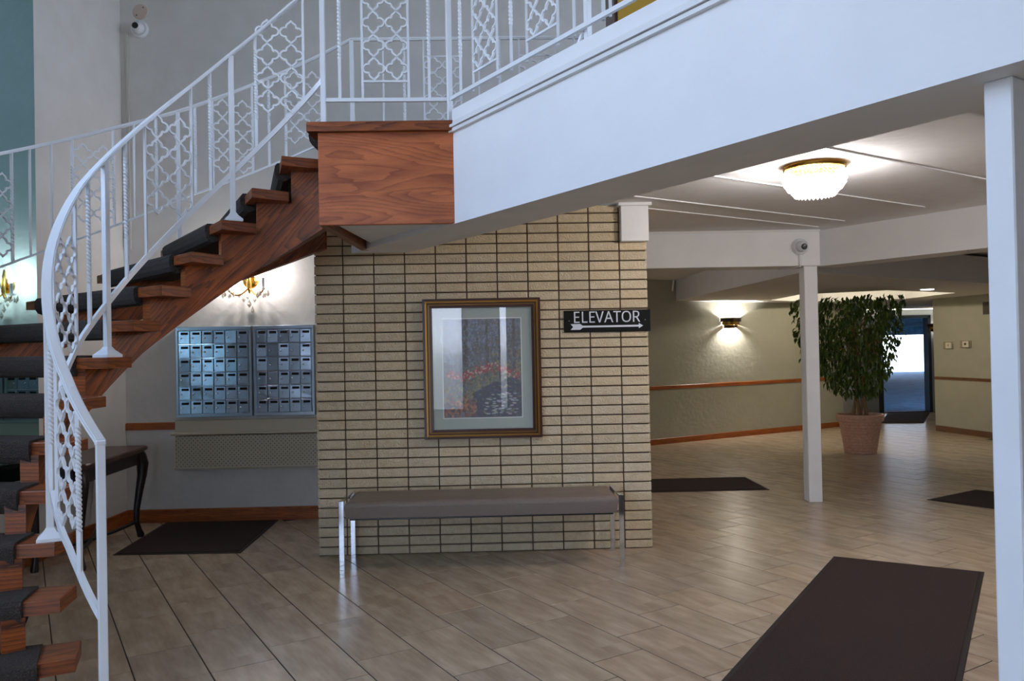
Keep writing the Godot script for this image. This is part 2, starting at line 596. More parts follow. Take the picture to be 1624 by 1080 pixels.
func shell() -> void:
	var H := 5.2
	# left wall, slightly splayed, and the tall wall behind the stair
	var lw := func(z: float) -> Vector2: return Vector2(-3.13 - (z + 6.89) * 0.0597, z)
	var gl := Geo.new()
	for q in [[-6.89, -3.6, 0.0, H], [0.2, 3.0, 0.0, H], [-3.6, 0.2, 0.0, 2.5], [-3.6, 0.2, 4.95, H]]:
		var a: Vector2 = lw.call(q[0]); var b: Vector2 = lw.call(q[1])
		gl.prism(P2([[a.x, a.y], [b.x, b.y], [b.x - 0.2, b.y], [a.x - 0.2, a.y]]), q[2], q[3])
	struct("wall_left", gl, M.wall, "tall grey left wall behind the curved stair, carrying the mirror", "wall")
	var fl := Geo.new()
	for z in [-3.57, -2.3, -1.1, 0.17]:
		var a: Vector2 = lw.call(z)
		fl.span(Vector3(a.x - 0.14, 2.5, z - 0.03), Vector3(a.x - 0.08, 4.95, z + 0.03), 0.004)
	for y in [2.53, 4.92]:
		fl.bar(PackedVector3Array([Vector3(lw.call(-3.6).x - 0.11, y, -3.6), Vector3(lw.call(0.2).x - 0.11, y, 0.2)]), 0.06, 0.06)
	var w3 := struct("window_3", fl, M.steelframe, "high window in the left wall over the lower stair, outside the view", "window")
	for z in [-3.54, -2.27, -1.07]:
		var a: Vector2 = lw.call(z); var b: Vector2 = lw.call(z + 1.21)
		var gp := Geo.new()
		gp.prism(P2([[a.x - 0.107, a.y], [b.x - 0.107, b.y], [b.x - 0.113, b.y], [a.x - 0.113, a.y]]), 2.56, 4.89)
		put("pane", gp, M.glass, w3)
	wall_prism("wall_back", Vector2(-1.2, -6.89), Vector2(-3.13, -6.89), 0.2, 0.0, 2.66, M.wall, "grey wall behind the mailboxes under the stair")
	var gu := Geo.new()
	gu.span(Vector3(-3.33, 2.66, -7.09), Vector3(9.2, H, -6.89))
	struct("wall_upper", gu, M.wall, "plain grey upper wall behind the balcony railings", "wall")
	# front wall with the entrance glazing, behind the camera
	var g := Geo.new()
	g.span(Vector3(-3.9, 0, 3.0), Vector3(-3.3, H, 3.2))
	g.span(Vector3(-3.3, 0, 3.0), Vector3(-0.5, 0.3, 3.2))
	g.span(Vector3(-3.3, 2.7, 3.0), Vector3(-0.5, H, 3.2))
	g.span(Vector3(-0.5, 0, 3.0), Vector3(0.1, H, 3.2))
	g.span(Vector3(0.1, 2.5, 3.0), Vector3(0.25, H, 3.2))
	g.span(Vector3(0.1, 0, 3.0), Vector3(0.25, 0.35, 3.2))
	g.span(Vector3(0.25, 0, 3.0), Vector3(9.6, H, 3.2))
	struct("wall_front", g, M.wall, "front wall with the entrance glazing, behind the viewer", "wall")
	var fr := Geo.new()
	for x in [-3.27, -2.36, -1.44, -0.53]:
		fr.span(Vector3(x - 0.03, 0.3, 3.05), Vector3(x + 0.03, 2.7, 3.13), 0.005)
	for y in [0.33, 2.2, 2.67]:
		fr.span(Vector3(-3.3, y - 0.03, 3.05), Vector3(-0.5, y + 0.03, 3.13), 0.005)
	var wn := struct("window_1", fr, M.steelframe, "wide entrance window wall letting in daylight, behind the viewer", "window")
	var pa := Geo.new()
	for x in [-3.24, -2.33, -1.41]:
		for y in [[0.36, 2.17], [2.23, 2.64]]:
			pa = Geo.new()
			pa.span(Vector3(x, y[0], 3.086), Vector3(x + 0.85, y[1], 3.092))
			put("pane", pa, M.glass, wn)
	fr = Geo.new()
	for x in [0.11, 0.24]:
		fr.span(Vector3(x - 0.01, 0.35, 3.05), Vector3(x + 0.01, 2.5, 3.13))
	var w2 := struct("window_2", fr, M.steelframe, "narrow sidelight beside the entrance window", "window")
	pa = Geo.new()
	pa.span(Vector3(0.12, 0.35, 3.086), Vector3(0.23, 2.5, 3.092))
	put("pane", pa, M.glass, w2)
	# high ceiling
	g = Geo.new()
	g.span(Vector3(-3.95, H, -7.1), Vector3(9.7, H + 0.2, 3.2))
	struct("ceiling", g, M.ceil, "high ceiling over the stair and balcony", "ceiling")
	# floor slab below the tiles
	g = Geo.new()
	g.span(Vector3(-4.0, -0.25, -16.0), Vector3(10.0, -0.0019, 3.3))
	struct("floor", g, M.grout, "floor of beige stone-look rectangular tiles laid on the diagonal", "floor")
	# right wall, far right of the low hall
	wall_prism("wall_right", Vector2(9.45, 3.0), Vector2(6.886, -12.397), 0.2, 0.0, 2.5, M.hallwall, "beige right wall of the hall with controls and an oak rail")
	# balcony: floor slab with the low ceiling under it
	g = Geo.new()
	var a := fpt(0.03, 0.05); var b := fpt(8.6, 0.05)
	g.prism(P2([[a.x, a.y], [b.x, b.y], [9.5, 3.0], [8.5, -5.6], [-0.2, -5.6]]), 2.42, 2.653)
	struct("ceiling_low", g, M.ceil, "low white ceiling under the balcony, with thin batten seams", "ceiling")
	g = Geo.new()
	g.span(Vector3(0.9, 2.42, -7.35), Vector3(8.6, 2.653, -5.6))
	struct("ceiling_hall_edge", g, M.ceil, "strip of white ceiling between the brick wall and the cross beam", "ceiling")
	# batten seams of the low ceiling, each its own strip
	var dd := Vector2(0.846, -0.533)
	for s in [[1.13, -5.79, 2.0], [0.62, -4.27, 3.1], [0.84, -3.51, 3.3], [1.2, -2.9, 3.3], [1.62, -2.3, 3.3], [2.0, -1.7, 3.3], [0.46, -5.0, 2.9]]:
		g = Geo.new()
		var e: Vector2 = Vector2(s[0], s[1]) + dd * s[2]
		g.bar(PackedVector3Array([Vector3(s[0], 2.417, s[1]), Vector3(e.x, 2.417, e.y)]), 0.016, 0.008)
		struct("trim_1", g, M.trimwhite, "thin white batten seam across the low ceiling", "ceiling seam").set_meta("group", "batten seams on the low ceiling")
	# balcony edge beam and fascia
	g = Geo.new()
	var p := [fpt(0.0, 0.0), fpt(8.6, 0.0), fpt(8.6, 0.34), fpt(0.0, 0.34)]
	g.prism(P2([[p[0].x, p[0].y], [p[1].x, p[1].y], [p[2].x, p[2].y], [p[3].x, p[3].y]]), 2.10, 2.72)
	p = [fpt(-1.46, 0.0), fpt(0.0, 0.0), fpt(0.0, 0.34), fpt(-1.26, 0.34)]
	g.prism(P2([[p[0].x, p[0].y], [p[1].x, p[1].y], [p[2].x, p[2].y], [p[3].x, p[3].y]]), 2.10, 2.59)
	var fas := struct("balcony_fascia", g, M.white, "broad white balcony fascia sweeping up to the right over the lobby", "fascia")
	# moulding along it
	g = Geo.new()
	for s in [[2.600, 0.022, 0.018], [2.619, 0.034, 0.014], [2.637, 0.020, 0.014]]:
		var q0 := fpt(-0.01, -s[1] * 0.5); var q1 := fpt(8.6, -s[1] * 0.5)
		g.bar(PackedVector3Array([Vector3(q0.x, s[0], q0.y), Vector3(q1.x, s[0], q1.y)]), s[1], s[2])
	put("moulding", g, M.trimwhite, fas)
	# cross beam behind the brick wall and the beam running right from the column
	g = Geo.new()
	g.span(Vector3(1.05, 2.10, -7.35), Vector3(2.915, 2.42, -7.05), 0.004)
	struct("beam_cross", g, M.white, "white cross beam from the brick wall to the slim column", "beam")
	g = Geo.new()
	g.span(Vector3(1.05, 2.405, -7.05), Vector3(2.915, 2.42, -7.03))
	struct("trim_2", g, M.trimwhite, "narrow white cove along the top of the cross beam", "trim")
	g = Geo.new()
	var bp := Vector2(2.905, -7.15)
	var be := bp + D2 * 8.0
	g.prism(P2([[bp.x, bp.y], [be.x, be.y], [be.x + E2.x * 0.3, be.y + E2.y * 0.3], [bp.x + E2.x * 0.3, bp.y + E2.y * 0.3]]), 2.10, 2.42)
	struct("beam_side", g, M.white, "white beam running from the slim column towards the right foreground", "beam")
	# stub beam end at the top right of the brick wall
	g = Geo.new()
	g.span(Vector3(0.905, 2.152, -5.64), Vector3(1.10, 2.40, -5.57), 0.004)
	g.span(Vector3(0.885, 2.398, -5.64), Vector3(1.12, 2.42, -5.55), 0.003)
	struct("beam_end", g, M.white, "white boxed beam end at the top right corner of the brick wall", "beam")
	# columns
	g = Geo.new()
	g.span(Vector3(2.772, 0, -7.185), Vector3(2.893, 2.10, -7.06), 0.006)
	struct("column", g, M.white, "slim square white column in the middle of the lobby under the beam corner", "column")
	g = Geo.new()
	var f := Vector2(1.349, -2.03)
	var l := 0.072
	var c := f - D2 * l * 0.5 + E2 * l * 0.5
	g.box(Vector3(c.x, 1.05, c.y), Vector3(l, 2.1, l), 0.004, Basis(Vector3(D2.x, 0, D2.y), Vector3.UP, Vector3(D2.x, 0, D2.y).cross(Vector3.UP)))
	struct("column_near", g, M.white, "slim white square post in the right foreground under the balcony beam", "column")
	# mirror on the left wall
	var d := Vector2(-0.0595, 1.0).normalized()
	var m0 := Vector2(-3.13, -6.89) + d * 1.19
	var m1 := m0 + d * 1.5
	var nn := Vector2(d.y, -d.x) * 0.006
	g = Geo.new()
	g.prism(P2([[m0.x, m0.y], [m1.x, m1.y], [m1.x + nn.x, m1.y + nn.y], [m0.x + nn.x, m0.y + nn.y]]), 0.42, 5.0)
	tag(put("wall_mirror", g, M.mirror), "tall frameless blue-tinted mirror on the left wall behind the stair", "mirror")
	# baseboards and rails
	base("baseboard_left", Vector2(-3.13, -6.89), Vector2(-3.72, 3.0), 0.0, 0.112, "oak baseboard along the left wall")
	base("baseboard_back", Vector2(-1.24, -6.89), Vector2(-3.13, -6.89), 0.0, 0.112, "oak baseboard under the mailboxes")
	base("trim_3", Vector2(-2.70, -6.89), Vector2(-3.13, -6.89), 0.786, 0.848, "short oak chair rail left of the mailboxes")

func base(called: String, a: Vector2, b: Vector2, y0: float, y1: float, label: String, flip := 1.0) -> void:
	var d := (b - a).normalized()
	var q := Vector2(d.y, -d.x) * 0.016 * flip
	if called == "baseboard_back" or called == "trim_3":
		q = Vector2(0, 0.016)
	var g := Geo.new()
	g.prism(P2([[a.x, a.y], [b.x, b.y], [b.x + q.x, b.y + q.y], [a.x + q.x, a.y + q.y]]), y0, y1, 0.006)
	struct(called, g, M.oak, label, "baseboard" if y0 < 0.1 else "chair rail")

# ------------------------------------------------------------------ the low hall beyond
func hall() -> void:
	var h0 := Vector2(2.245, -11.377)
	var hd := Vector2(5.847 - 2.245, -13.34 + 11.377).normalized()
	var corner := Vector2(5.847, -13.34)
	var left := h0 - hd * 4.8
	wall_prism("wall_hall", left, corner, -0.2, 0.0, 2.5, M.hallwall, "long beige hall wall with the brass sconce and oak chair rail")
	wall_prism("wall_hall_end", Vector2(left.x, -6.9), left, -0.2, 0.0, 2.5, M.hallwall, "end wall of the hall behind the brick core")
	base("baseboard_hall", left, corner, 0.0, 0.085, "oak baseboard along the hall wall", -1.0)
	base("trim_4", left, corner, 0.785, 0.838, "oak chair rail along the hall wall", -1.0)
	# short walls of the passage to the exit door
	wall_prism("wall_passage", corner, Vector2(7.35, -15.7), -0.2, 0.0, 2.5, M.hallwall, "shaded passage wall behind the potted fig")
	base("baseboard_passage", corner, Vector2(7.35, -15.7), 0.0, 0.085, "oak baseboard of the passage wall behind the fig", -1.0)
	wall_prism("wall_passage_right", Vector2(6.886, -12.397), Vector2(9.25, -15.7), 0.15, 0.0, 2.5, M.hallwall, "hidden right-hand wall of the door passage")
	var g := Geo.new()
	g.span(Vector3(7.2, 0, -15.85), Vector3(7.66, 2.5, -15.7))
	g.span(Vector3(8.62, 0, -15.85), Vector3(9.4, 2.5, -15.7))
	g.span(Vector3(7.66, 1.9, -15.85), Vector3(8.62, 2.5, -15.7))
	struct("wall_door", g, M.wallblue, "blue-grey end wall round the exit door", "wall")
	base("baseboard_right", Vector2(9.45, 3.0), Vector2(6.886, -12.397), 0.0, 0.095, "oak baseboard along the right wall", -1.0)
	base("trim_5", Vector2(9.45, 3.0), Vector2(6.886, -12.397), 0.8, 0.855, "oak chair rail along the right wall", -1.0)
	# exit door: frame and an open glass leaf
	g = Geo.new()
	g.span(Vector3(7.60, 0, -15.86), Vector3(7.69, 1.9, -15.67), 0.004)
	g.span(Vector3(8.60, 0, -15.86), Vector3(8.66, 1.9, -15.67), 0.004)
	g.span(Vector3(7.60, 1.86, -15.86), Vector3(8.66, 1.92, -15.67), 0.004)
	g.span(Vector3(7.60, 0.0, -15.86), Vector3(8.66, 0.015, -15.69))
	var dr := struct("door_1", g, M.doorframe, "dark framed exit door standing open to a bright parking level", "door")
	var bs := Basis(Vector3.UP, deg_to_rad(66.0))
	g = Geo.new()
	var hp := Vector3(7.71, 0.0, -15.86)
	for s in [[0.04, 0.93, 0.08, 1.83], [0.86, 0.93, 0.08, 1.83], [0.45, 0.93, 0.9, 0.08], [0.45, 0.06, 0.9, 0.12], [0.45, 1.82, 0.9, 0.08]]:
		g.box(hp + bs * Vector3(s[0], s[1], 0), Vector3(s[2], s[3], 0.045), 0.003, bs)
	var leaf := put("door_leaf", g, M.steelframe, dr)
	g = Geo.new()
	g.box(hp + bs * Vector3(0.45, 0.95, 0), Vector3(0.76, 1.66, 0.008), 0.0, bs)
	put("pane", g, M.glass, leaf)
	g = Geo.new()
	g.box(hp + bs * Vector3(0.45, 0.93, 0.05), Vector3(0.7, 0.05, 0.04), 0.005, bs)
	put("push_bar", g, M.chrome, leaf)
	# parking level outside
	g = Geo.new()
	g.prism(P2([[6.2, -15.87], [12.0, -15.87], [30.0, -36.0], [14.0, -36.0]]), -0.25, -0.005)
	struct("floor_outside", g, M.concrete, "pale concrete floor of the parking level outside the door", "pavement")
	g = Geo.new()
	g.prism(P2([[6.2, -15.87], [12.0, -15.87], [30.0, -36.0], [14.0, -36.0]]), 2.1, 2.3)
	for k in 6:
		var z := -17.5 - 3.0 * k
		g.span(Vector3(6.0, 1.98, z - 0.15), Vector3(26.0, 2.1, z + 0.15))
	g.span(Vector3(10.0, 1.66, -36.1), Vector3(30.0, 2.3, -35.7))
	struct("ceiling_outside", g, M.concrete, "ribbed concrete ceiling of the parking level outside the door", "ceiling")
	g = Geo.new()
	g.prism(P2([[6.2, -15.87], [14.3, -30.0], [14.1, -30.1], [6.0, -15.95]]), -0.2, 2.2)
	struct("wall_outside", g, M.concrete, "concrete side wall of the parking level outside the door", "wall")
	# ceilings of the hall: a higher strip on the left, the dropped part with its tray on the right
	g = Geo.new()
	g.prism(P2([[-2.2, -7.3], [2.95, -7.3], [2.95, -12.3], [2.2, -12.3], [-2.2, -9.0]]), 2.36, 2.55)
	struct("ceiling_hall", g, M.ceil, "higher strip of hall ceiling left of the dropped part", "ceiling")
	g = Geo.new()
	g.prism(P2([[2.95, -7.3], [8.8, -7.3], [9.0, -13.5], [2.95, -7.35]]), 2.40, 2.6)
	struct("ceiling_hall_right", g, M.ceil, "ceiling of the hall right of the side beam", "ceiling")
	var comb := CSGCombiner3D.new()
	comb.name = "ceiling_dropped"
	comb.set_meta("kind", "structure")
	tag(comb, "dropped hall ceiling with a recessed tray above the potted fig", "ceiling")
	add_child(comb)
	comb.material_override = M.ceil
	var solid := CSGPolygon3D.new()
	solid.name = "slab"
	solid.polygon = P2([[2.82, 7.25], [9.6, 11.6], [9.6, 16.0], [6.0, 16.0], [2.66, 11.8]])
	solid.depth = 0.3
	solid.material = M.ceil
	comb.add_child(solid)
	var hole := CSGPolygon3D.new()
	hole.name = "tray"
	hole.operation = CSGShape3D.OPERATION_SUBTRACTION
	hole.polygon = P2([[4.15, 11.9], [4.10, 10.6], [5.0, 10.05], [6.35, 10.85], [6.35, 12.2], [5.3, 12.75]])
	hole.depth = 0.6
	hole.position.z = 0.15
	hole.material = M.ceil
	comb.add_child(hole)
	# polygon plane (x, y) with depth along z -> lie it flat: x stays, y becomes -z, depth goes up
	comb.transform = Transform3D(Basis(Vector3.RIGHT, Vector3(0, 0, -1), Vector3.UP), Vector3(0, 2.36, 0))
	g = Geo.new()
	g.span(Vector3(3.9, 2.36, -13.0), Vector3(6.6, 2.42, -9.9))
	struct("ceiling_tray", g, M.ceil, "lit top of the recessed ceiling tray", "ceiling")
	# closers above the hall so that no sky gets in
	g = Geo.new()
	g.span(Vector3(-2.4, 2.55, -16.2), Vector3(10.0, 2.7, -7.09))
	struct("ceiling_deck", g, M.ceil, "structural deck above the hall ceilings", "ceiling")

# ------------------------------------------------------------------ floor tiles
func floor_tiles() -> void:
	var fl := get_node("floor")
	var phi := 1.0438
	var u := Vector2(cos(phi), sin(phi)); var nn := Vector2(-sin(phi), cos(phi))
	var tw := -0.2941; var ta := -0.4115; var tl := 0.5803
	var room := P2([[-3.3, -7.0], [-1.0, -7.0], [-1.0, -6.0], [0.85, -6.0], [0.85, -7.2], [-2.0, -7.2], [-2.0, -9.3], [5.7, -13.6], [7.2, -15.72], [9.2, -15.72], [6.95, -12.4], [9.4, 3.05], [-3.75, 3.05]])
	var core := P2([[-0.95, -6.95], [0.8, -6.95], [0.8, -5.95], [-0.95, -5.95]])
	var cb := Basis.from_euler(Vector3(0.0093, -0.0232, -0.0195))
	var rows := []
	for i in range(-34, 52):
		var off := 0.1914 - 0.1934 * (i - 8)
		if i < 8:
			off -= 0.13 * pow((8.0 - i) / 8.0, 2.0) if i >= 0 else 0.13
		off = fposmod(off, tl)
		for j in range(-32, 14):
			var c := nn * (ta + (i + 0.5) * tw) + u * (off + (j + 0.5) * tl)
			if not Geometry2D.is_point_in_polygon(c, room) or Geometry2D.is_point_in_polygon(c, core):
				continue
			var q: Vector3 = (Vector3(c.x, -1.422, c.y)) * cb
			var inside := q.z < -0.5 and absf(q.x) < -q.z * 0.70 and absf(q.y) < -q.z * 0.50
			var score := 1.0 / maxf(0.1, -q.z) if inside else 0.0
			rows.append([score, c])
	rows.sort_custom(func(x, y): return x[0] > y[0])
	var g := Geo.new()
	g.box(Vector3(0, -0.005, 0), Vector3(tl - 0.0055, 0.01, 0.2941 - 0.0055), 0.0015)
	# uv: along and across each tile
	for k in g.v.size():
		g.t[k] = Vector2(g.v[k].x / 0.62 + 0.5, g.v[k].z / 0.62 + 0.25)
	var me := g.mesh()
	var rest := []
	for k in rows.size():
		var c: Vector2 = rows[k][1]
		var flip := PI if rng.randf() < 0.5 else 0.0
		if k < 300:
			var o := put("tile", me, M.tiles[rng.randi() % 4], fl)
			o.transform = Transform3D(Basis(Vector3.UP, -phi + flip), Vector3(c.x, 0, c.y))
		else:
			rest.append(Transform3D(Basis(Vector3.UP, -phi + flip), Vector3(c.x, 0, c.y)))
	var all := Geo.new()
	for t in rest:
		for k in g.v.size():
			all.v.append(t * g.v[k]); all.n.append(t.basis * g.n[k]); all.t.append(g.t[k] + Vector2(t.origin.x, t.origin.z) * 0.37)
	var o := put("tile_field", all, M.tiles[0], fl)
	o.set_meta("kind", "stuff")

# ------------------------------------------------------------------ brick wall
func brick_wall() -> void:
	var g := Geo.new()
	g.span(Vector3(-1.232, 0, -6.89), Vector3(1.083, 2.42, -5.639))
	var w := struct("wall_brick", g, M.mortar, "freestanding wall of stacked cream bricks with dark joints, holding the picture", "wall")
	var bw := 0.2156; var bh := 0.0677
	var x0 := -1.0433; var y0 := 0.1945
	var full := Geo.new()
	full.box(Vector3.ZERO, Vector3(bw - 0.009, bh - 0.0095, 0.05), 0.003)
	var fm := full.mesh()
	var list := []
	for r in range(-3, 34):
		for c in range(-1, 10):
			var xa := x0 + c * bw; var xb := xa + bw
			xa = maxf(xa, -1.246); xb = minf(xb, 1.096)
			var ya := y0 + r * bh; var yb := minf(ya + bh, 2.42)
			ya = maxf(ya, 0.0)
			if yb - ya < 0.02:
				continue
			var mid := Vector2((xa + xb) * 0.5, (ya + yb) * 0.5)
			var hid := 0.0
			if xa > -0.46 and xb < 0.30 and ya > 0.83 and yb < 1.74: hid = 3.0
			elif xa > 0.49 and ya > 1.52 and yb < 1.68: hid = 3.0
			elif mid.y > 2.08 + maxf(0.0, mid.x + 0.5) * 0.235: hid = 3.0
			elif xa > -0.95 and xb < 0.75 and ya > 0.33 and yb < 0.46: hid = 2.0
			elif yb - ya < 0.06: hid = 1.5
			elif r < -1: hid = 1.0
			list.append([hid, mid, Vector2(xb - xa, yb - ya)])
	list.sort_custom(func(a, b): return a[0] < b[0])
	var rest := Geo.new()
	for k in list.size():
		var mid: Vector2 = list[k][1]
		var s: Vector2 = list[k][2]
		var z := BRICK_Z - 0.025 + rng.randf_range(-0.0015, 0.0015)
		if k < 300:
			var me: Mesh = fm
			if absf(s.x - bw) > 0.001 or absf(s.y - bh) > 0.001:
				var q := Geo.new()
				q.box(Vector3.ZERO, Vector3(s.x - 0.009, s.y - 0.0095, 0.05), 0.003)
				me = q.mesh()
			var o := put("brick", me, M.bricks[rng.randi() % 5], w)
			o.position = Vector3(mid.x, mid.y, z)
			o.rotation = Vector3(rng.randf_range(-0.006, 0.006), rng.randf_range(-0.003, 0.003), 0)
		else:
			rest.box(Vector3(mid.x, mid.y, z), Vector3(s.x - 0.009, s.y - 0.0095, 0.05), 0.003)
	# the returns at both ends
	for r in range(0, 36):
		for c in 5:
			for e in [-1.246 + 0.02, 1.096 - 0.02]:
				rest.box(Vector3(e, 0.034 + r * bh - 0.008, -5.79 - c * bw), Vector3(0.04, bh - 0.0095, bw - 0.009), 0.003)
	var o := put("brick_field", rest, M.bricks[0], w)
	o.set_meta("kind", "stuff")

# ------------------------------------------------------------------ staircase
func staircase() -> void:
	var s := thing("staircase", "curved open-riser oak staircase with dark carpeted treads rising to the landing", "staircase")
	for k in range(1, 15):
		var fi := inner(k, 0.804); var fo := outer(k, 0.0)
		var bi := inner(k + 1.15, table([3.0, 7.0, 11.0], [0.73, 0.84, 0.89], k)); var bo := outer(k + 1.14, 0.0)
		var g := Geo.new()
		g.prism(PackedVector2Array([fi, fo, bo, bi]), k * RISE - 0.052, k * RISE, 0.004, -(fo - fi).angle())
		var tr := put("tread", g, M.wood, s)
		# carpet wrapped over the middle of the tread
		var cs := table([3.0, 12.0], [0.09, 0.16], k)
		var a := fi.lerp(fo, cs); var b := fi.lerp(fo, 0.88)
		var a2 := bi.lerp(bo, cs); var b2 := bi.lerp(bo, 0.88)
		put("carpet_runner", carpet(a, b, a2, b2, k * RISE), M.carpet, tr)
	# landing
	var g := Geo.new()
	g.prism(P2([[-0.978, -4.30], [-0.195, -4.30], [-0.20, -5.60], [-0.935, -5.60]]), 2.601, 2.653, 0.005)
	var land := put("landing_top", g, M.wood, s)
	put("carpet_runner", carpet(Vector2(-0.978, -4.47), Vector2(-0.94, -5.5), Vector2(-0.6, -4.47), Vector2(-0.6, -5.5), 2.653), M.carpet, land)
	g = Geo.new()
	g.box(Vector3(-0.5605, 2.352, -4.352), Vector3(0.729, 0.498, 0.036), 0.002)
	put("landing_front", g, M.panel, s)
	g = Geo.new()
	g.prism(P2([[-0.925, -4.37], [-0.885, -4.37], [-0.83, -5.46], [-0.88, -5.46]]), 2.10, 2.601)
	put("landing_side", g, M.wood, s)
	g = Geo.new()
	g.prism(P2([[-0.884, -4.37], [-0.21, -4.37], [-0.80, -5.31]]), 2.135, 2.155)
	put("landing_soffit", g, M.white, s)
	put("stringer", stringer(true), M.wood, s)
	put("stringer", stringer(false), M.wood, s)

func carpet(a: Vector2, b: Vector2, a2: Vector2, b2: Vector2, y: float) -> Geo:
	# closed profile wrapped round the nosing, lofted from end a to end b
	var prof := [[1.0, 0.010], [0.04, 0.012], [-0.012, 0.009], [-0.024, -0.006], [-0.027, -0.030], [-0.022, -0.060], [-0.008, -0.082], [0.018, -0.092], [0.045, -0.082], [0.062, -0.054], [1.0, -0.054]]
	var g := Geo.new()
	var seg := 6
	var ring := []
	for k in seg + 1:
		var f := float(k) / seg
		var p := a.lerp(b, f); var q := a2.lerp(b2, f)
		var d := (q - p).normalized(); var w := (q - p).length() * 0.9
		var row := []
		for e in prof:
			var t: float = e[0] if e[0] < 0.9 else w
			row.append(Vector3(p.x + d.x * t, y + e[1], p.y + d.y * t))
		ring.append(row)
	var m := prof.size()
	for k in seg:
		for j in m:
			var j2 := (j + 1) % m
			var p0: Vector3 = ring[k][j]; var p1: Vector3 = ring[k + 1][j]; var p2: Vector3 = ring[k + 1][j2]; var p3: Vector3 = ring[k][j2]
			var cen := Vector3.ZERO
			for q in ring[k]:
				cen += q / m
			var nn := (p1 - p0).cross(p3 - p0).normalized()
			var outw := (p0 + p3) * 0.5 - Vector3(cen.x, y - 0.03, cen.z)
			if j == 0 or j == m - 2:
				outw = Vector3.UP if j == 0 else Vector3.DOWN
			if nn.dot(outw) < 0.0:
				nn = -nn
			g.quad(p0, p1, p2, p3, nn)
	for e in [0, seg]:
		var dir: Vector3 = ring[0][0] - ring[seg][0] if e == 0 else ring[seg][0] - ring[0][0]
		for j in range(1, m - 1):
			g.tri(ring[e][0], ring[e][j], ring[e][j + 1], dir.normalized(), dir.normalized(), dir.normalized())
	return g

func stringer(near: bool) -> Geo:
	var g := Geo.new()
	var ks := []
	var k := 1.17
	while k < 15.3:
		ks.append(k)
		k += 0.2
	var run := 0.0
	var botx := [1.0, 1.6, 2.0, 4.0, 7.0, 10.0, 13.0, 15.2]
	var boty := [0.0, 0.03, 0.11, 0.44, 0.95, 1.44, 1.86, 2.12]
	for i in ks.size() - 1:
		var k0: float = ks[i]; var k1: float = ks[i + 1]
		var tread := floorf((k0 + k1) * 0.5 - 0.17)
		var top := tread * RISE - 0.052
		if tread >= 15.0:
			top = 2.60
		var b0 := table(botx, boty, k0); var b1 := table(botx, boty, k1)
		b0 = minf(b0, top - 0.02); b1 = minf(b1, top - 0.02)
		var p := []
		for q in [k0, k1]:
			if near:
				var r := table([4.0, 9.0], [0.91, 0.97], q)
				p.append([inner(q, r), inner(q, r + 0.075)])
			else:
				p.append([outer(q, 0.30), outer(q, 0.225)])
		var l: float = p[0][0].distance_to(p[1][0])
		var uvf := func(s: float, y: float) -> Vector2: return Vector2(s * 0.73 + y * 0.68, -s * 0.68 + y * 0.73)
		var u00: Vector2 = uvf.call(run, b0); var u10: Vector2 = uvf.call(run + l, b1)
		var u11: Vector2 = uvf.call(run + l, top); var u01: Vector2 = uvf.call(run, top)
		for side in 2:
			var a: Vector2 = p[0][side]; var b: Vector2 = p[1][side]
			var o: Vector2 = p[0][side] - p[0][1 - side]
			g.quad(Vector3(a.x, b0, a.y), Vector3(b.x, b1, b.y), Vector3(b.x, top, b.y), Vector3(a.x, top, a.y), Vector3(o.x, 0, o.y), [u00, u10, u11, u01])
		var a0: Vector2 = p[0][0]; var a1: Vector2 = p[0][1]; var c0: Vector2 = p[1][0]; var c1: Vector2 = p[1][1]
		g.quad(Vector3(a0.x, top, a0.y), Vector3(c0.x, top, c0.y), Vector3(c1.x, top, c1.y), Vector3(a1.x, top, a1.y), Vector3.UP)
		g.quad(Vector3(a0.x, b0, a0.y), Vector3(c0.x, b1, c0.y), Vector3(c1.x, b1, c1.y), Vector3(a1.x, b0, a1.y), Vector3.DOWN)
		# the riser face of the sawtooth
		var before := floorf(k0 - 0.1 - 0.17)
		if before < tread or i == 0:
			var lowy := top - RISE if i > 0 else 0.0
			var fw := a0 - c0
			g.quad(Vector3(a0.x, lowy, a0.y), Vector3(a1.x, lowy, a1.y), Vector3(a1.x, top, a1.y), Vector3(a0.x, top, a0.y), Vector3(fw.x, 0, fw.y))
		run += l
	return g

# ------------------------------------------------------------------ railings
func v3(p: Vector2, y: float) -> Vector3:
	return Vector3(p.x, y, p.y)

var qmesh: ArrayMesh
# one quatrefoil of bent flat bar with pointed ends, in the x-y plane, about 0.122 x 0.126
func quatrefoil() -> ArrayMesh:
	if qmesh != null:
		return qmesh
	var half := [Vector2(0, 0.5), Vector2(0.03, 0.45), Vector2(0.085, 0.40), Vector2(0.165, 0.34), Vector2(0.205, 0.27), Vector2(0.208, 0.205)]
	for a in [105.0, 75.0, 45.0, 20.0, 0.0]:
		half.append(Vector2(0.28 + cos(deg_to_rad(a)) * 0.19, sin(deg_to_rad(a)) * 0.19))
	var right := half.duplicate()
	for k in range(half.size() - 2, 0, -1):
		right.append(Vector2(half[k].x, -half[k].y))
	right.append(Vector2(0, -0.5))
	var loop := PackedVector3Array()
	for q in right:
		loop.append(Vector3(q.x * 0.124, q.y * 0.126, 0))
	for k in range(right.size() - 2, 0, -1):
		loop.append(Vector3(-right[k].x * 0.124, right[k].y * 0.126, 0))
	var g := Geo.new()
	g.bar(loop, 0.0095, 0.011, true, Vector3.BACK)
	qmesh = g.mesh()
	return qmesh

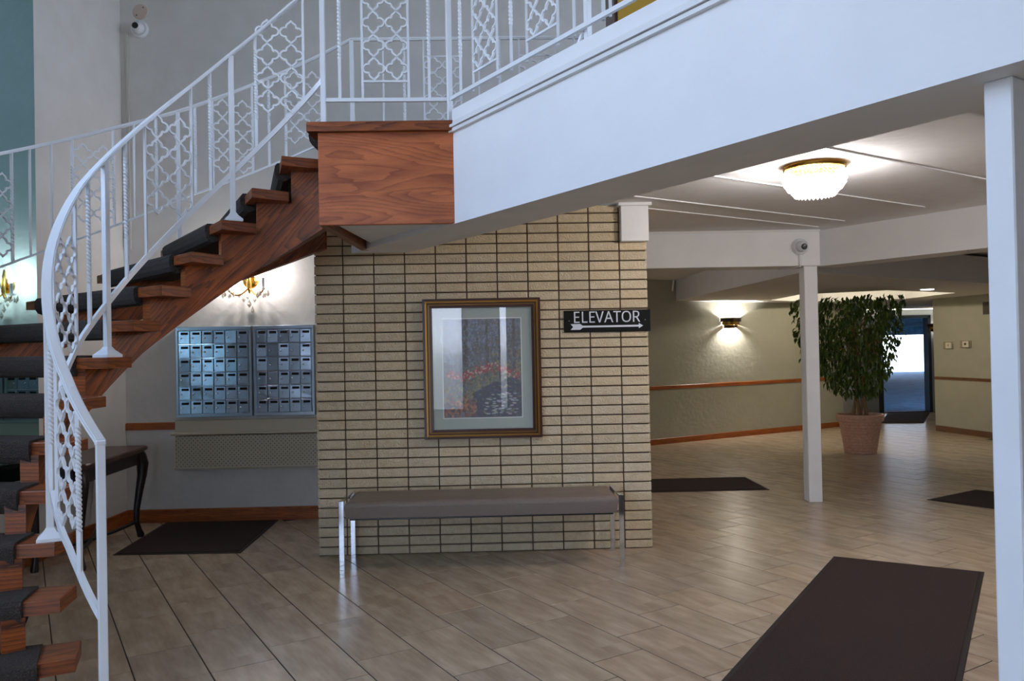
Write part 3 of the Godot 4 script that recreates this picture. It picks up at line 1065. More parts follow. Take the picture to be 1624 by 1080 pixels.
# lattice panel between two uprights a and b (plan points): two columns of quatrefoils whose centres lie between lo and hi
func lattice(parent: Node3D, a: Vector2, b: Vector2, uprights: Geo, m: Material, lo_a: float, lo_b: float, hi_a: float, hi_b: float, cells: Array) -> void:
	var pn := put("panel", uprights, m, parent)
	var d := (b - a).normalized()
	var w := a.distance_to(b)
	var bs := Basis(Vector3(d.x, 0, d.y), Vector3.UP, Vector3(d.x, 0, d.y).cross(Vector3.UP))
	for col in 2:
		var f := (0.25 if col == 0 else 0.75)
		var p := a.lerp(b, f)
		for y in cells:
			var o := put("quatrefoil", quatrefoil(), m, pn)
			o.transform = Transform3D(bs.scaled_local(Vector3(w * 0.5 / 0.124, 1, 1)), v3(p, y))

func post(parent: Node3D, p: Vector2, y0: float, y1: float, s: float, turn: float, plate: bool) -> void:
	var g := Geo.new()
	g.box(Vector3(p.x, (y0 + y1) * 0.5, p.y), Vector3(s, y1 - y0, s), 0.002, Basis(Vector3.UP, turn))
	var o := put("post", g, M.enamel, parent)
	if plate:
		g = Geo.new()
		var h := 0.045
		g.lathe(PackedVector2Array([Vector2(0, 0), Vector2(h * 1.414, 0), Vector2(h * 1.414, 0.012), Vector2(s * 1.2, 0.035), Vector2(s * 0.75, 0.05), Vector2(0, 0.05)]), 4, Vector3(p.x, y0, p.y), true, Basis(Vector3.UP, turn + PI / 4))
		put("base_plate", g, M.enamel, o)

func handrail_geo(pts: PackedVector3Array, w := 0.040) -> Geo:
	var g := Geo.new()
	g.bar(pts, w * 0.7, 0.008)
	var up := PackedVector3Array()
	for q in pts:
		up.append(q + Vector3(0, 0.008, 0))
	g.bar(up, w, 0.009)
	var up2 := PackedVector3Array()
	for q in pts:
		up2.append(q + Vector3(0, 0.0145, 0))
	g.bar(up2, w * 0.75, 0.005)
	return g

func near_railing() -> void:
	var r := thing("stair_railing", "white iron railing with quatrefoil panels along the near inner edge of the stair", "railing")
	var pts := PackedVector3Array(); var low := PackedVector3Array()
	var k := 1.0
	while k <= 15.3:
		pts.append(v3(rail_in(k), rail_top(k)))
		low.append(v3(rail_in(k), rail_low(k)))
		k += 0.25
	var pl := Vector2(-0.896, -4.36)
	pts.append(v3(pl, 3.44))
	low.append(v3(pl, 2.90))
	put("handrail", handrail_geo(pts), M.enamel, r)
	var g := Geo.new()
	g.bar(low, 0.016, 0.024)
	put("bottom_rail", g, M.enamel, r)
	# newel at the foot
	g = Geo.new()
	var nw := rail_in(1.0)
	g.box(Vector3(nw.x, rail_top(1.0) * 0.5, nw.y), Vector3(0.029, rail_top(1.0), 0.029), 0.003, Basis(Vector3.UP, 0.6))
	g.box(Vector3(nw.x, rail_top(1.0) + 0.004, nw.y), Vector3(0.034, 0.02, 0.034), 0.004, Basis(Vector3.UP, 0.6))
	put("newel_post", g, M.enamel, r)
	for q in [4.42, 8.42, 12.44]:
		post(r, rail_in(q), floorf(q) * RISE, rail_top(q), 0.027, -ang(q), true)
	for seg in [[1.9, 3.21, 3.79, -1.0], [5.76, 7.21, 7.79, 5.12], [9.76, 11.21, 11.79, 9.12], [13.2, 14.71, -1.0, -1.0]]:
		# end twists
		for q in [seg[2], seg[3]]:
			if q > 0.0:
				baluster(r, rail_in(q), rail_low(q), rail_top(q), true)
		var up := Geo.new()
		for q in [seg[0], seg[1]]:
			var y0 := rail_low(q); var y1 := rail_top(q); var p := rail_in(q)
			if q in [1.9, 13.2]:
				up.twist(v3(p, 0), y0, y1, 0.015, y0 + (y1 - y0) * 0.25, y1 - (y1 - y0) * 0.12, 6.0)
			else:
				up.span(Vector3(p.x - 0.006, y0, p.y - 0.006), Vector3(p.x + 0.006, y1, p.y + 0.006))
		var mid: float = (seg[0] + seg[1]) * 0.5
		var yc := (rail_low(mid) + rail_top(mid)) * 0.5 + 0.02
		lattice(r, rail_in(seg[0]), rail_in(seg[1]), up, M.enamel, 0, 0, 0, 0, [yc - 0.189, yc - 0.063, yc + 0.063, yc + 0.189])

func baluster(parent: Node3D, p: Vector2, y0: float, y1: float, twisted: bool) -> void:
	var g := Geo.new()
	if twisted:
		g.twist(v3(p, 0), y0, y1, 0.015, y0 + (y1 - y0) * 0.28, y1 - (y1 - y0) * 0.1, 6.0)
	else:
		g.span(Vector3(p.x - 0.006, y0, p.y - 0.006), Vector3(p.x + 0.006, y1, p.y + 0.006), 0.001)
	put("baluster", g, M.enamel, parent)

func straight_panel(r: Node3D, a: Vector2, b: Vector2, y0: float, y1: float, bar_low: float, bar_high: float, cells: Array) -> void:
	var up := Geo.new()
	for p in [a, b]:
		up.span(Vector3(p.x - 0.006, y0, p.y - 0.006), Vector3(p.x + 0.006, y1, p.y + 0.006))
	up.bar(PackedVector3Array([v3(a, bar_low), v3(b, bar_low)]), 0.011, 0.011)
	up.bar(PackedVector3Array([v3(a, bar_high), v3(b, bar_high)]), 0.011, 0.011)
	lattice(r, a, b, up, M.enamel, 0, 0, 0, 0, cells)

func balcony_railing() -> void:
	var r := thing("balcony_railing", "white iron railing with quatrefoil panels across the landing and along the fascia", "railing")
	var c := Vector2(-0.213, -4.375)
	var l := Vector2(-0.896, -4.36)
	var f0 := fpt(0.0, 0.05)
	var f1 := fpt(6.0, 0.05)
	var top := 3.58
	var g := Geo.new()
	put("handrail", handrail_geo(PackedVector3Array([v3(l, top), v3(c, top), v3(f1, top)])), M.enamel, r)
	g.bar(PackedVector3Array([v3(l, 2.785), v3(c, 2.785)]), 0.016, 0.02)
	g.bar(PackedVector3Array([v3(c, 2.785), v3(f1, 2.785)]), 0.016, 0.02)
	put("bottom_rail", g, M.enamel, r)
	post(r, l, 2.653, top, 0.026, 0.0, false)
	post(r, c, 2.653, top, 0.028, 0.3, false)
	baluster(r, Vector2(-0.806, -4.36), 2.785, top, true)
	baluster(r, Vector2(-0.322, -4.37), 2.785, top, true)
	var ys := [2.955, 3.081, 3.207, 3.333, 3.459]
	straight_panel(r, Vector2(-0.683, -4.362), Vector2(-0.434, -4.368), 2.785, top, 2.885, 3.53, ys)
	var bs := Basis(Vector3(D2.x, 0, D2.y), Vector3.UP, Vector3(D2.x, 0, D2.y).cross(Vector3.UP))
	for k in 5:
		var o := 1.116 * k
		for s in [[0.016, true], [0.518, true], [1.022, false]]:
			baluster(r, fpt(o + s[0] + (0.09 if k > 0 and s[0] < 0.1 else 0.0), 0.05), 2.785, top, s[1])
		for s in [[0.15, 0.389], [0.654, 0.903]]:
			straight_panel(r, fpt(o + s[0], 0.05), fpt(o + s[1], 0.05), 2.785, top, 2.885, 3.53, ys)
		var pp := fpt(o + 1.116, 0.05)
		post(r, pp, 2.72, top, 0.026, atan2(D2.x, D2.y), false)
		g = Geo.new()
		var q := fpt(o + 1.06, 0.03)
		g.bar(PackedVector3Array([v3(q, 2.715), v3(fpt(o + 1.11, 0.045), 2.81)]), 0.01, 0.01)
		put("brace", g, M.enamel, r)

func far_railings() -> void:
	# along the outer edge of the stair
	var r := thing("stair_railing", "white iron railing along the far outer edge of the stair", "railing")
	var hx := [1.0, 9.5, 10.0, 11.2, 12.3, 13.0, 15.0, 15.68]
	var hy := [0.95, 0.951, 0.941, 0.908, 0.866, 0.858, 0.825, 0.815]
	var pts := PackedVector3Array(); var low := PackedVector3Array()
	var k := 5.0
	while k < 15.65:
		pts.append(v3(outer(k, 0.08), k * RISE + table(hx, hy, k)))
		low.append(v3(outer(k, 0.08), k * RISE + table([12.5, 15.6], [0.28, 0.2], k)))
		k += 0.3
	var e := Vector2(-0.95, -5.60)
	pts.append(v3(e, 3.588)); low.append(v3(e, 2.96))
	put("handrail", handrail_geo(pts, 0.028), M.enamel, r)
	var g := Geo.new()
	g.bar(low, 0.012, 0.013)
	put("bottom_rail", g, M.enamel, r)
	var top := func(q: float) -> float: return q * RISE + table(hx, hy, q)
	var bot := func(q: float) -> float: return q * RISE + table([12.5, 15.6], [0.28, 0.2], q)
	for s in [[10.0, false], [10.3, false], [11.55, false], [11.91, true], [12.6, true], [13.99, true], [8.6, true], [7.6, true], [6.4, false]]:
		baluster(r, outer(s[0], 0.08), bot.call(s[0]), top.call(s[0]), s[1])
	for q in [12.29, 8.3]:
		post(r, outer(q, 0.08), floorf(q) * RISE, top.call(q), 0.026, -ang(q), true)
	for s in [[9.1, 9.72], [10.6, 11.22], [12.92, 13.67], [14.32, 15.05], [6.7, 7.3]]:
		var up := Geo.new()
		for q in s:
			up.twist(v3(outer(q, 0.08), 0), bot.call(q), top.call(q), 0.0145, bot.call(q) + 0.1, top.call(q) - 0.16, 5.0)
		var mid: float = (s[0] + s[1]) * 0.5
		var yc: float = (bot.call(mid) + top.call(mid)) * 0.5
		lattice(r, outer(s[0], 0.08), outer(s[1], 0.08), up, M.enamel, 0, 0, 0, 0, [yc - 0.189, yc - 0.063, yc + 0.063, yc + 0.189])
	# level railing at the back of the balcony
	var b := thing("balcony_railing", "level white iron railing along the back of the balcony, before the upper wall", "railing")
	put("handrail", handrail_geo(PackedVector3Array([v3(e, 3.588), Vector3(4.6, 3.588, -5.60)]), 0.028), M.enamel, b)
	g = Geo.new()
	g.bar(PackedVector3Array([Vector3(-0.95, 2.78, -5.60), Vector3(4.6, 2.78, -5.60)]), 0.014, 0.02)
	put("bottom_rail", g, M.enamel, b)
	post(b, e, 2.653, 3.588, 0.03, 0.0, false)
	post(b, Vector2(4.6, -5.6), 2.653, 3.588, 0.03, 0.0, false)
	for j in 7:
		var o := 0.668 * j
		for s in [[-0.732, false], [-0.587, true]]:
			baluster(b, Vector2(s[0] + o, -5.6), 2.78, 3.588, s[1])
		straight_panel(b, Vector2(-0.45 + o, -5.6), Vector2(-0.191 + o, -5.6), 2.78, 3.588, 2.84, 3.47, [2.925, 3.05, 3.175, 3.3, 3.41])

# ------------------------------------------------------------------ mailboxes
func mailboxes() -> void:
	for unit in 2:
		var x0 := -2.688 if unit == 0 else -2.036
		var cols := 6 if unit == 0 else 5
		var x1 := -2.05 if unit == 0 else -1.522
		var o := thing("mailbox_bank", "brushed metal bank of thirty-six apartment mailboxes, the left of two" if unit == 0 else "brushed metal bank of thirty apartment mailboxes, next to the brick wall", "mailboxes")
		var g := Geo.new()
		var z0 := -6.89; var z1 := -6.845
		g.span(Vector3(x0, 0.888, z0), Vector3(x1, 1.652, z1 - 0.008), 0.002)
		g.span(Vector3(x0, 0.888, z1 - 0.01), Vector3(x0 + 0.024, 1.652, z1 + 0.004), 0.003)
		g.span(Vector3(x1 - 0.024, 0.888, z1 - 0.01), Vector3(x1, 1.652, z1 + 0.004), 0.003)
		g.span(Vector3(x0, 1.622, z1 - 0.01), Vector3(x1, 1.652, z1 + 0.006), 0.003)
		g.span(Vector3(x0, 0.888, z1 - 0.01), Vector3(x1, 0.912, z1 + 0.006), 0.003)
		put("frame", g, M.steelframe, o)
		var px := (x1 - x0 - 0.05) / cols
		var py := 0.1182
		g = Geo.new()
		for r in range(1, 6):
			g.span(Vector3(x0 + 0.024, 0.913 + r * py - 0.003, z1 - 0.01), Vector3(x1 - 0.024, 0.913 + r * py + 0.003, z1 + 0.006), 0.001)
		put("divider", g, M.chrome, o)
		var dm := Geo.new()
		dm.box(Vector3.ZERO, Vector3(px - 0.004, py - 0.009, 0.012), 0.003)
		var dmesh := dm.mesh()
		var sl := Geo.new()
		sl.box(Vector3(0, 0, 0), Vector3(px * 0.62, 0.020, 0.006), 0.001)
		var smesh := sl.mesh()
		var lk := Geo.new()
		lk.lathe(PackedVector2Array([Vector2(0, 0.009), Vector2(0.007, 0.007), Vector2(0.009, 0.0), Vector2(0.009, -0.004)]), 10, Vector3.ZERO, false, Basis(Vector3.RIGHT, PI / 2))
		var lmesh := lk.mesh()
		for r in 6:
			for c in cols:
				var d := put("mailbox_door", dmesh, M.steel, o)
				d.position = Vector3(x0 + 0.025 + (c + 0.5) * px, 0.913 + (r + 0.5) * py, z1)
				d.rotation = Vector3(rng.randf_range(-0.03, 0.03), rng.randf_range(-0.04, 0.04), 0)
				if rng.randf() > 0.12:
					var s := put("label_slot", smesh, M.slot, d)
					s.position = Vector3(0.004, py * 0.27, 0.005)
				var k := put("lock", lmesh, M.chrome, d)
				k.position = Vector3(-px * 0.24, -0.005, 0.006)

func convector() -> void:
	var o := thing("convector_heater", "pale perforated metal heater cover fixed to the wall below the mailboxes", "heater")
	var g := Geo.new()
	g.span(Vector3(-2.71, 0.755, -6.89), Vector3(-1.25, 0.862, -6.862), 0.003)
	g.span(Vector3(-2.725, 0.742, -6.89), Vector3(-1.25, 0.758, -6.80), 0.004)
	put("top_plate", g, paint(c8(186, 178, 158)), o)
	g = Geo.new()
	var x0 := -2.69; var x1 := -1.25
	g.quad(Vector3(x0, 0.47, -6.815), Vector3(x1, 0.47, -6.815), Vector3(x1, 0.735, -6.815), Vector3(x0, 0.735, -6.815), Vector3.BACK)
	g.span(Vector3(x0, 0.47, -6.89), Vector3(x1, 0.735, -6.816))
	var im := Image.create(64, 64, false, Image.FORMAT_RGB8)
	im.fill(c8(182, 174, 152))
	for y in 64:
		for x in 64:
			for q in [Vector2(16, 16), Vector2(48, 48)]:
				if Vector2(x + 0.5, y + 0.5).distance_to(q) < 8.0:
					im.set_pixel(x, y, c8(92, 84, 70))
	var m := mat(Color.WHITE, 0.5)
	m.albedo_texture = tex(im)
	m.uv1_scale = Vector3(28, 28, 1)
	put("perforated_panel", g, m, o)
	g = Geo.new()
	g.span(Vector3(x0 - 0.006, 0.452, -6.89), Vector3(x1, 0.472, -6.805), 0.003)
	put("bottom_trim", g, paint(c8(176, 168, 148)), o)

func paint(c: Color) -> StandardMaterial3D:
	return mat(c, 0.5)

# ------------------------------------------------------------------ picture, sign
func picture() -> void:
	var o := thing("framed_picture", "framed garden painting with pale green mat and gilt-edged wooden frame on brick", "picture", Vector3(-0.08, 1.285, BRICK_Z))
	var w := 0.82; var h := 0.975
	for s in [[0.0, 0.017, 0.036, M.frame], [0.017, 0.012, 0.044, M.gilt], [0.029, 0.010, 0.036, M.frame], [0.039, 0.006, 0.034, M.gilt], [0.045, 0.019, 0.028, M.frame]]:
		var i: float = s[0]; var t: float = s[1]; var d: float = s[2]
		var g := Geo.new()
		var a := w * 0.5 - i; var b := h * 0.5 - i
		# four mitred rails
		for e in 4:
			var bs := Basis(Vector3.BACK, PI * 0.5 * e)
			var x := a if e % 2 == 0 else b
			var y := b if e % 2 == 0 else a
			var p0 := Vector3(-x, y, 0.004); var p1 := Vector3(x, y, 0.004); var q0 := Vector3(-x + t, y - t, 0.004); var q1 := Vector3(x - t, y - t, 0.004)
			var z := Vector3(0, 0, d)
			var zi := Vector3(0, 0, d * 0.9)
			g.quad(bs * (p0 + zi), bs * (p1 + zi), bs * (q1 + z), bs * (q0 + z), bs * Vector3(0, 0.1, 1))
			g.quad(bs * p0, bs * p1, bs * (p1 + zi), bs * (p0 + zi), bs * Vector3.UP)
			g.quad(bs * q0, bs * q1, bs * (q1 + z), bs * (q0 + z), bs * Vector3.DOWN)
		put("frame", g, s[3], o)
	var g := Geo.new()
	g.span(Vector3(-w * 0.5 + 0.05, -h * 0.5 + 0.05, 0.004), Vector3(w * 0.5 - 0.05, h * 0.5 - 0.05, 0.012))
	put("mat_board", g, M.matboard, o)
	g = Geo.new()
	g.span(Vector3(-0.280, -0.350, 0.010), Vector3(0.278, 0.352, 0.0135))
	put("mat_bevel", g, M.bevel, o)
	g = Geo.new()
	g.quad(Vector3(-0.273, -0.343, 0.0142), Vector3(0.271, -0.343, 0.0142), Vector3(0.271, 0.345, 0.0142), Vector3(-0.273, 0.345, 0.0142), Vector3.BACK, [Vector2(0, 1), Vector2(1, 1), Vector2(1, 0), Vector2(0, 0)])
	g.span(Vector3(-0.273, -0.343, 0.0132), Vector3(0.271, 0.345, 0.0140))
	var m := mat(Color.WHITE, 0.6)
	m.albedo_texture = tex(painting())
	put("painting", g, m, o)
	g = Geo.new()
	g.span(Vector3(-w * 0.5 + 0.05, -h * 0.5 + 0.05, 0.017), Vector3(w * 0.5 - 0.05, h * 0.5 - 0.05, 0.019))
	put("glass", g, M.glass, o)

# a generic dabbed garden: misty trees, yellow-green bushes, a red flower border and a dark pond
func painting() -> Image:
	var w := 320; var h := 400
	var im := Image.create(w, h, false, Image.FORMAT_RGB8)
	im.fill(c8(96, 104, 118))
	var r := RandomNumberGenerator.new()
	r.seed = 77
	var nz := noise(0.012, 71, 3)
	var dab := func(x: float, y: float, rx: float, ry: float, c: Color) -> void:
		for yy in range(int(y - ry), int(y + ry) + 1):
			for xx in range(int(x - rx), int(x + rx) + 1):
				if xx >= 0 and yy >= 0 and xx < w and yy < h and pow((xx - x) / rx, 2) + pow((yy - y) / ry, 2) < 1.0:
					im.set_pixel(xx, yy, im.get_pixel(xx, yy).lerp(c, 0.8))
	for k in 5200:
		var x := r.randf() * w; var y := r.randf() * h
		var f := y / h + nz.get_noise_2d(x, y) * 0.25 + (x / w - 0.5) * 0.35
		var pool: Array
		if f < 0.28:
			pool = [c8(118, 136, 160), c8(140, 150, 168), c8(98, 106, 116), c8(112, 104, 96)]
		elif f < 0.5:
			pool = [c8(92, 98, 104), c8(116, 112, 92), c8(96, 84, 66), c8(128, 138, 150), c8(70, 72, 62)]
		else:
			pool = [c8(146, 132, 66), c8(98, 100, 52), c8(128, 116, 78), c8(74, 72, 46), c8(158, 148, 96), c8(110, 74, 54)]
		var s := r.randf_range(1.5, 4.5)
		dab.call(x, y, s, s * r.randf_range(0.6, 1.8), pool[r.randi() % pool.size()])
	for t in [[95, 12], [70, 6], [235, 9], [180, 5], [290, 8]]:
		for k in 90:
			dab.call(t[0] + r.randfn() * 2.5, r.randf() * 240.0, t[1] * 0.4, 7.0, [c8(72, 64, 62), c8(96, 88, 86), c8(58, 56, 58)][r.randi() % 3])
	# a dark pond with pale lilies, a red flower border and russet shrubs
	for k in 620:
		var x := r.randf_range(120, 320); var top := 300.0 + (x - 320.0) * (x - 320.0) * 0.0016
		dab.call(x, r.randf_range(top - 60.0, 400), 8, 4, [c8(30, 38, 62), c8(24, 30, 48), c8(40, 54, 84), c8(36, 44, 50)][r.randi() % 4])
	for k in 60:
		dab.call(r.randf_range(170, 300), r.randf_range(300, 390), 8, 3, [c8(186, 192, 198), c8(168, 176, 150), c8(204, 190, 190)][r.randi() % 3])
	for k in 330:
		var x := r.randf_range(10, 310)
		dab.call(x, 214 + sin(x * 0.024) * 18 + r.randfn() * 9, 4, 4, [c8(186, 42, 40), c8(150, 30, 34), c8(206, 84, 76), c8(222, 178, 160), c8(88, 96, 58)][r.randi() % 5])
	for k in 260:
		dab.call(r.randf_range(0, 130), 360 + r.randfn() * 20, 6, 6, [c8(150, 70, 46), c8(176, 96, 58), c8(96, 52, 38), c8(190, 130, 70), c8(60, 58, 40)][r.randi() % 5])
	return im

func sign_board() -> void:
	var o := thing("elevator_sign", "black elevator sign with white lettering and a right-pointing arrow on the brick", "sign", Vector3(0.801, 1.599, BRICK_Z))
	var g := Geo.new()
	g.box(Vector3(0, 0, 0.006), Vector3(0.61, 0.154, 0.012), 0.002)
	put("board", g, M.slot, o)
	var wh := mat(c8(225, 230, 240), 0.5)
	var t := TextMesh.new()
	t.text = "ELEVATOR"
	var f := SystemFont.new()
	f.font_names = PackedStringArray(["Droid Sans"])
	t.font = f
	t.font_size = 32
	t.pixel_size = 0.0034
	t.depth = 0.002
	var l := put("lettering", t, wh, o)
	var bb := t.get_aabb()
	if bb.size.x > 0.01:
		var sx := 0.466 / bb.size.x; var sy := 0.078 / bb.size.y
		l.scale = Vector3(sx, sy, 1)
		l.position = Vector3(0.0 - bb.get_center().x * sx, 0.029 - bb.get_center().y * sy, 0.0125)
	g = Geo.new()
	var poly := P2([[-0.258, -0.018], [-0.19, -0.018], [-0.172, -0.031], [0.222, -0.031], [0.222, -0.018], [0.252, -0.037], [0.222, -0.056], [0.222, -0.044], [-0.172, -0.044], [-0.19, -0.059], [-0.258, -0.059], [-0.240, -0.039]])
	for k in poly.size():
		poly[k].y = -poly[k].y
	g.prism(poly, 0.0, 0.002)
	for k in g.v.size():
		g.v[k] = Vector3(g.v[k].x, -g.v[k].z, 0.012 + g.v[k].y)
		g.n[k] = Vector3(g.n[k].x, -g.n[k].z, g.n[k].y)
	put("arrow", g, wh, o)
	for x in [-0.268, 0.268]:
		g = Geo.new()
		g.lathe(PackedVector2Array([Vector2(0, 0.003), Vector2(0.003, 0.002), Vector2(0.004, 0.0)]), 8, Vector3(x, 0.004, 0.012), false, Basis(Vector3.RIGHT, PI / 2))
		put("screw", g, M.steelframe, o)

# ------------------------------------------------------------------ bench
func bench() -> void:
	var o := thing("bench", "long grey-brown vinyl bench with chrome strap legs before the brick wall", "bench", Vector3(-0.095, 0, -5.355))
	var g := Geo.new()
	# padded seat with rounded edges
	var L := 1.755; var W := 0.42; var y0 := 0.352; var y1 := 0.458
	var prof := []
	for k in 7:
		var a := PI * 0.5 * k / 6.0
		prof.append(Vector2(sin(a), cos(a)))
	var rings := []
	var rad := 0.035
	for q in [[0.0, y0, 0.008], [0.0, y1 - rad, 0.0]]:
		rings.append([q[2], q[1]])
	for k in range(1, 7):
		var a := PI * 0.5 * k / 6.0
		rings.append([rad * (1.0 - cos(a)), y1 - rad + rad * sin(a)])
	rings.append([0.12, y1 + 0.006])
	for k in rings.size() - 1:
		var i0: float = rings[k][0]; var h0: float = rings[k][1]; var i1: float = rings[k + 1][0]; var h1: float = rings[k + 1][1]
		for e in 4:
			var c := []
			for s in [[i0, h0], [i1, h1]]:
				var x: float = L * 0.5 - s[0]; var z: float = W * 0.5 - s[0]
				var pts := [Vector3(-x, s[1], z), Vector3(x, s[1], z), Vector3(x, s[1], -z), Vector3(-x, s[1], -z)]
				c.append([pts[e], pts[(e + 1) % 4]])
			var nn: Vector3 = [Vector3.BACK, Vector3.RIGHT, Vector3.FORWARD, Vector3.LEFT][e]
			var sl := Vector2(h1 - h0, i1 - i0).normalized()
			g.quad(c[0][0], c[0][1], c[1][1], c[1][0], nn * sl.x + Vector3.UP * sl.y)
	var xx := L * 0.5 - 0.12; var zz := W * 0.5 - 0.12
	g.quad(Vector3(-xx, y1 + 0.006, zz), Vector3(xx, y1 + 0.006, zz), Vector3(xx, y1 + 0.006, -zz), Vector3(-xx, y1 + 0.006, -zz), Vector3.UP)
	g.quad(Vector3(-L * 0.5, y0, W * 0.5), Vector3(L * 0.5, y0, W * 0.5), Vector3(L * 0.5, y0, -W * 0.5), Vector3(-L * 0.5, y0, -W * 0.5), Vector3.DOWN)
	put("seat", g, M.vinyl, o)
	g = Geo.new()
	g.span(Vector3(-L * 0.5 + 0.03, 0.335, -W * 0.5 + 0.03), Vector3(L * 0.5 - 0.03, 0.353, W * 0.5 - 0.03), 0.002)
	put("seat_base", g, M.black, o)
	for s in [-1.0, 1.0]:
		var x: float = s * 0.896
		g = Geo.new()
		g.span(Vector3(x - 0.006 - 0.01, 0.453, -0.205), Vector3(x + 0.006 + 0.01, 0.465, 0.205), 0.002)
		put("end_rail", g, M.chrome, o)
		for z in [0.205, -0.205]:
			g = Geo.new()
			g.span(Vector3(x - 0.016, 0.0, z - 0.006), Vector3(x + 0.016, 0.465, z + 0.006), 0.0015)
			put("leg", g, M.chrome, o)

# ------------------------------------------------------------------ console table
func console() -> void:
	var o := thing("console_table", "dark wooden console table with cabriole legs against the left wall under the stair", "table", Vector3(-2.93, 0, -5.88), 0.035)
	var g := Geo.new()
	g.prism(P2([[-0.20, -0.55], [0.16, -0.55], [0.205, -0.515], [0.215, -0.46], [0.215, 0.46], [0.205, 0.515], [0.16, 0.55], [-0.20, 0.55]]), 0.682, 0.708, 0.008, PI / 2)
	g.prism(P2([[-0.20, -0.53], [0.15, -0.53], [0.19, -0.50], [0.2, -0.45], [0.2, 0.45], [0.19, 0.50], [0.15, 0.53], [-0.20, 0.53]]), 0.668, 0.682)
	put("tabletop", g, M.tabletop, o)
	g = Geo.new()
	g.span(Vector3(-0.18, 0.57, -0.49), Vector3(0.165, 0.668, 0.49), 0.004)
	put("apron", g, M.dark, o)
	for x in [-0.15, 0.14]:
		for z in [-0.47, 0.47]:
			g = Geo.new()
			var ox := signf(x); var oz := signf(z)
			var pts := PackedVector3Array(); var rad := []
			for q in [[0.668, 0.0, 0.042], [0.63, 0.018, 0.046], [0.57, 0.03, 0.044], [0.48, 0.026, 0.036], [0.36, 0.01, 0.029], [0.22, -0.006, 0.023], [0.12, -0.008, 0.020], [0.05, 0.006, 0.022], [0.018, 0.014, 0.027], [0.0, 0.014, 0.024]]:
				pts.append(Vector3(x + (ox * q[1] if x > 0.0 else 0.0), q[0], z + oz * q[1]))
				rad.append(q[2])
			g.tube(pts, rad, 8)
			put("leg", g, M.dark, o)
	g = Geo.new()
	for s in [-1.0, 1.0]:
		var pts := PackedVector3Array()
		for k in 9:
			var f := k / 8.0
			pts.append(Vector3(0.14 - 0.29 * f if s > 0 else -0.15 + 0.29 * f, 0.125 - 0.03 * sin(PI * f), lerpf(-0.47, 0.47, f)))
		g.tube(pts, 0.014, 6)
	put("stretcher", g, M.dark, o)

# ------------------------------------------------------------------ mats
func floor_mat(q: Array, label: String) -> void:
	var p := P2(q)
	var g := Geo.new()
	var helper := Geo.new()
	if helper.signed(p) < 0.0:
		p.reverse()
	g.prism(helper.inset(p, 0.025), 0.001, 0.009, 0.002)
	var o := put("floor_mat", g, M.mat)
	tag(o, label, "mat", "dark brown entrance mats")
	g = Geo.new()
	g.prism(p, 0.0005, 0.005, 0.003)
	put("rubber_border", g, M.rubber, o)

func mats() -> void:
	var a := Vector2(2.221, -5.267); var b := Vector2(2.958, -4.826)
	var l := Vector2(-0.563, 0.827) * 3.1
	floor_mat([[a.x, a.y], [b.x, b.y], [b.x + l.x, b.y + l.y], [a.x + l.x, a.y + l.y]], "largest dark brown floor mat, running off towards the right foreground post")
	floor_mat([[-2.74, -5.79], [-1.825, -5.76], [-1.85, -6.86], [-2.80, -6.87]], "dark brown floor mat below the mailboxes beside the console table")
	floor_mat([[0.9, -7.725], [2.645, -7.715], [2.65, -8.475], [0.9, -8.49]], "dark brown floor mat emerging from behind the right end of the brick wall")
	var c := Vector2(3.82, -7.05)
	var e := Vector2(0.857, -0.515) * 0.81; var d := Vector2(0.59, 0.807) * 1.5
	floor_mat([[c.x, c.y], [c.x + e.x, c.y + e.y], [c.x + e.x + d.x, c.y + e.y + d.y], [c.x + d.x, c.y + d.y]], "dark brown floor mat half hidden behind the right foreground post")
	floor_mat([[6.66, -13.72], [7.34, -13.58], [8.58, -15.62], [7.74, -15.64]], "dark floor mat in front of the open exit door")

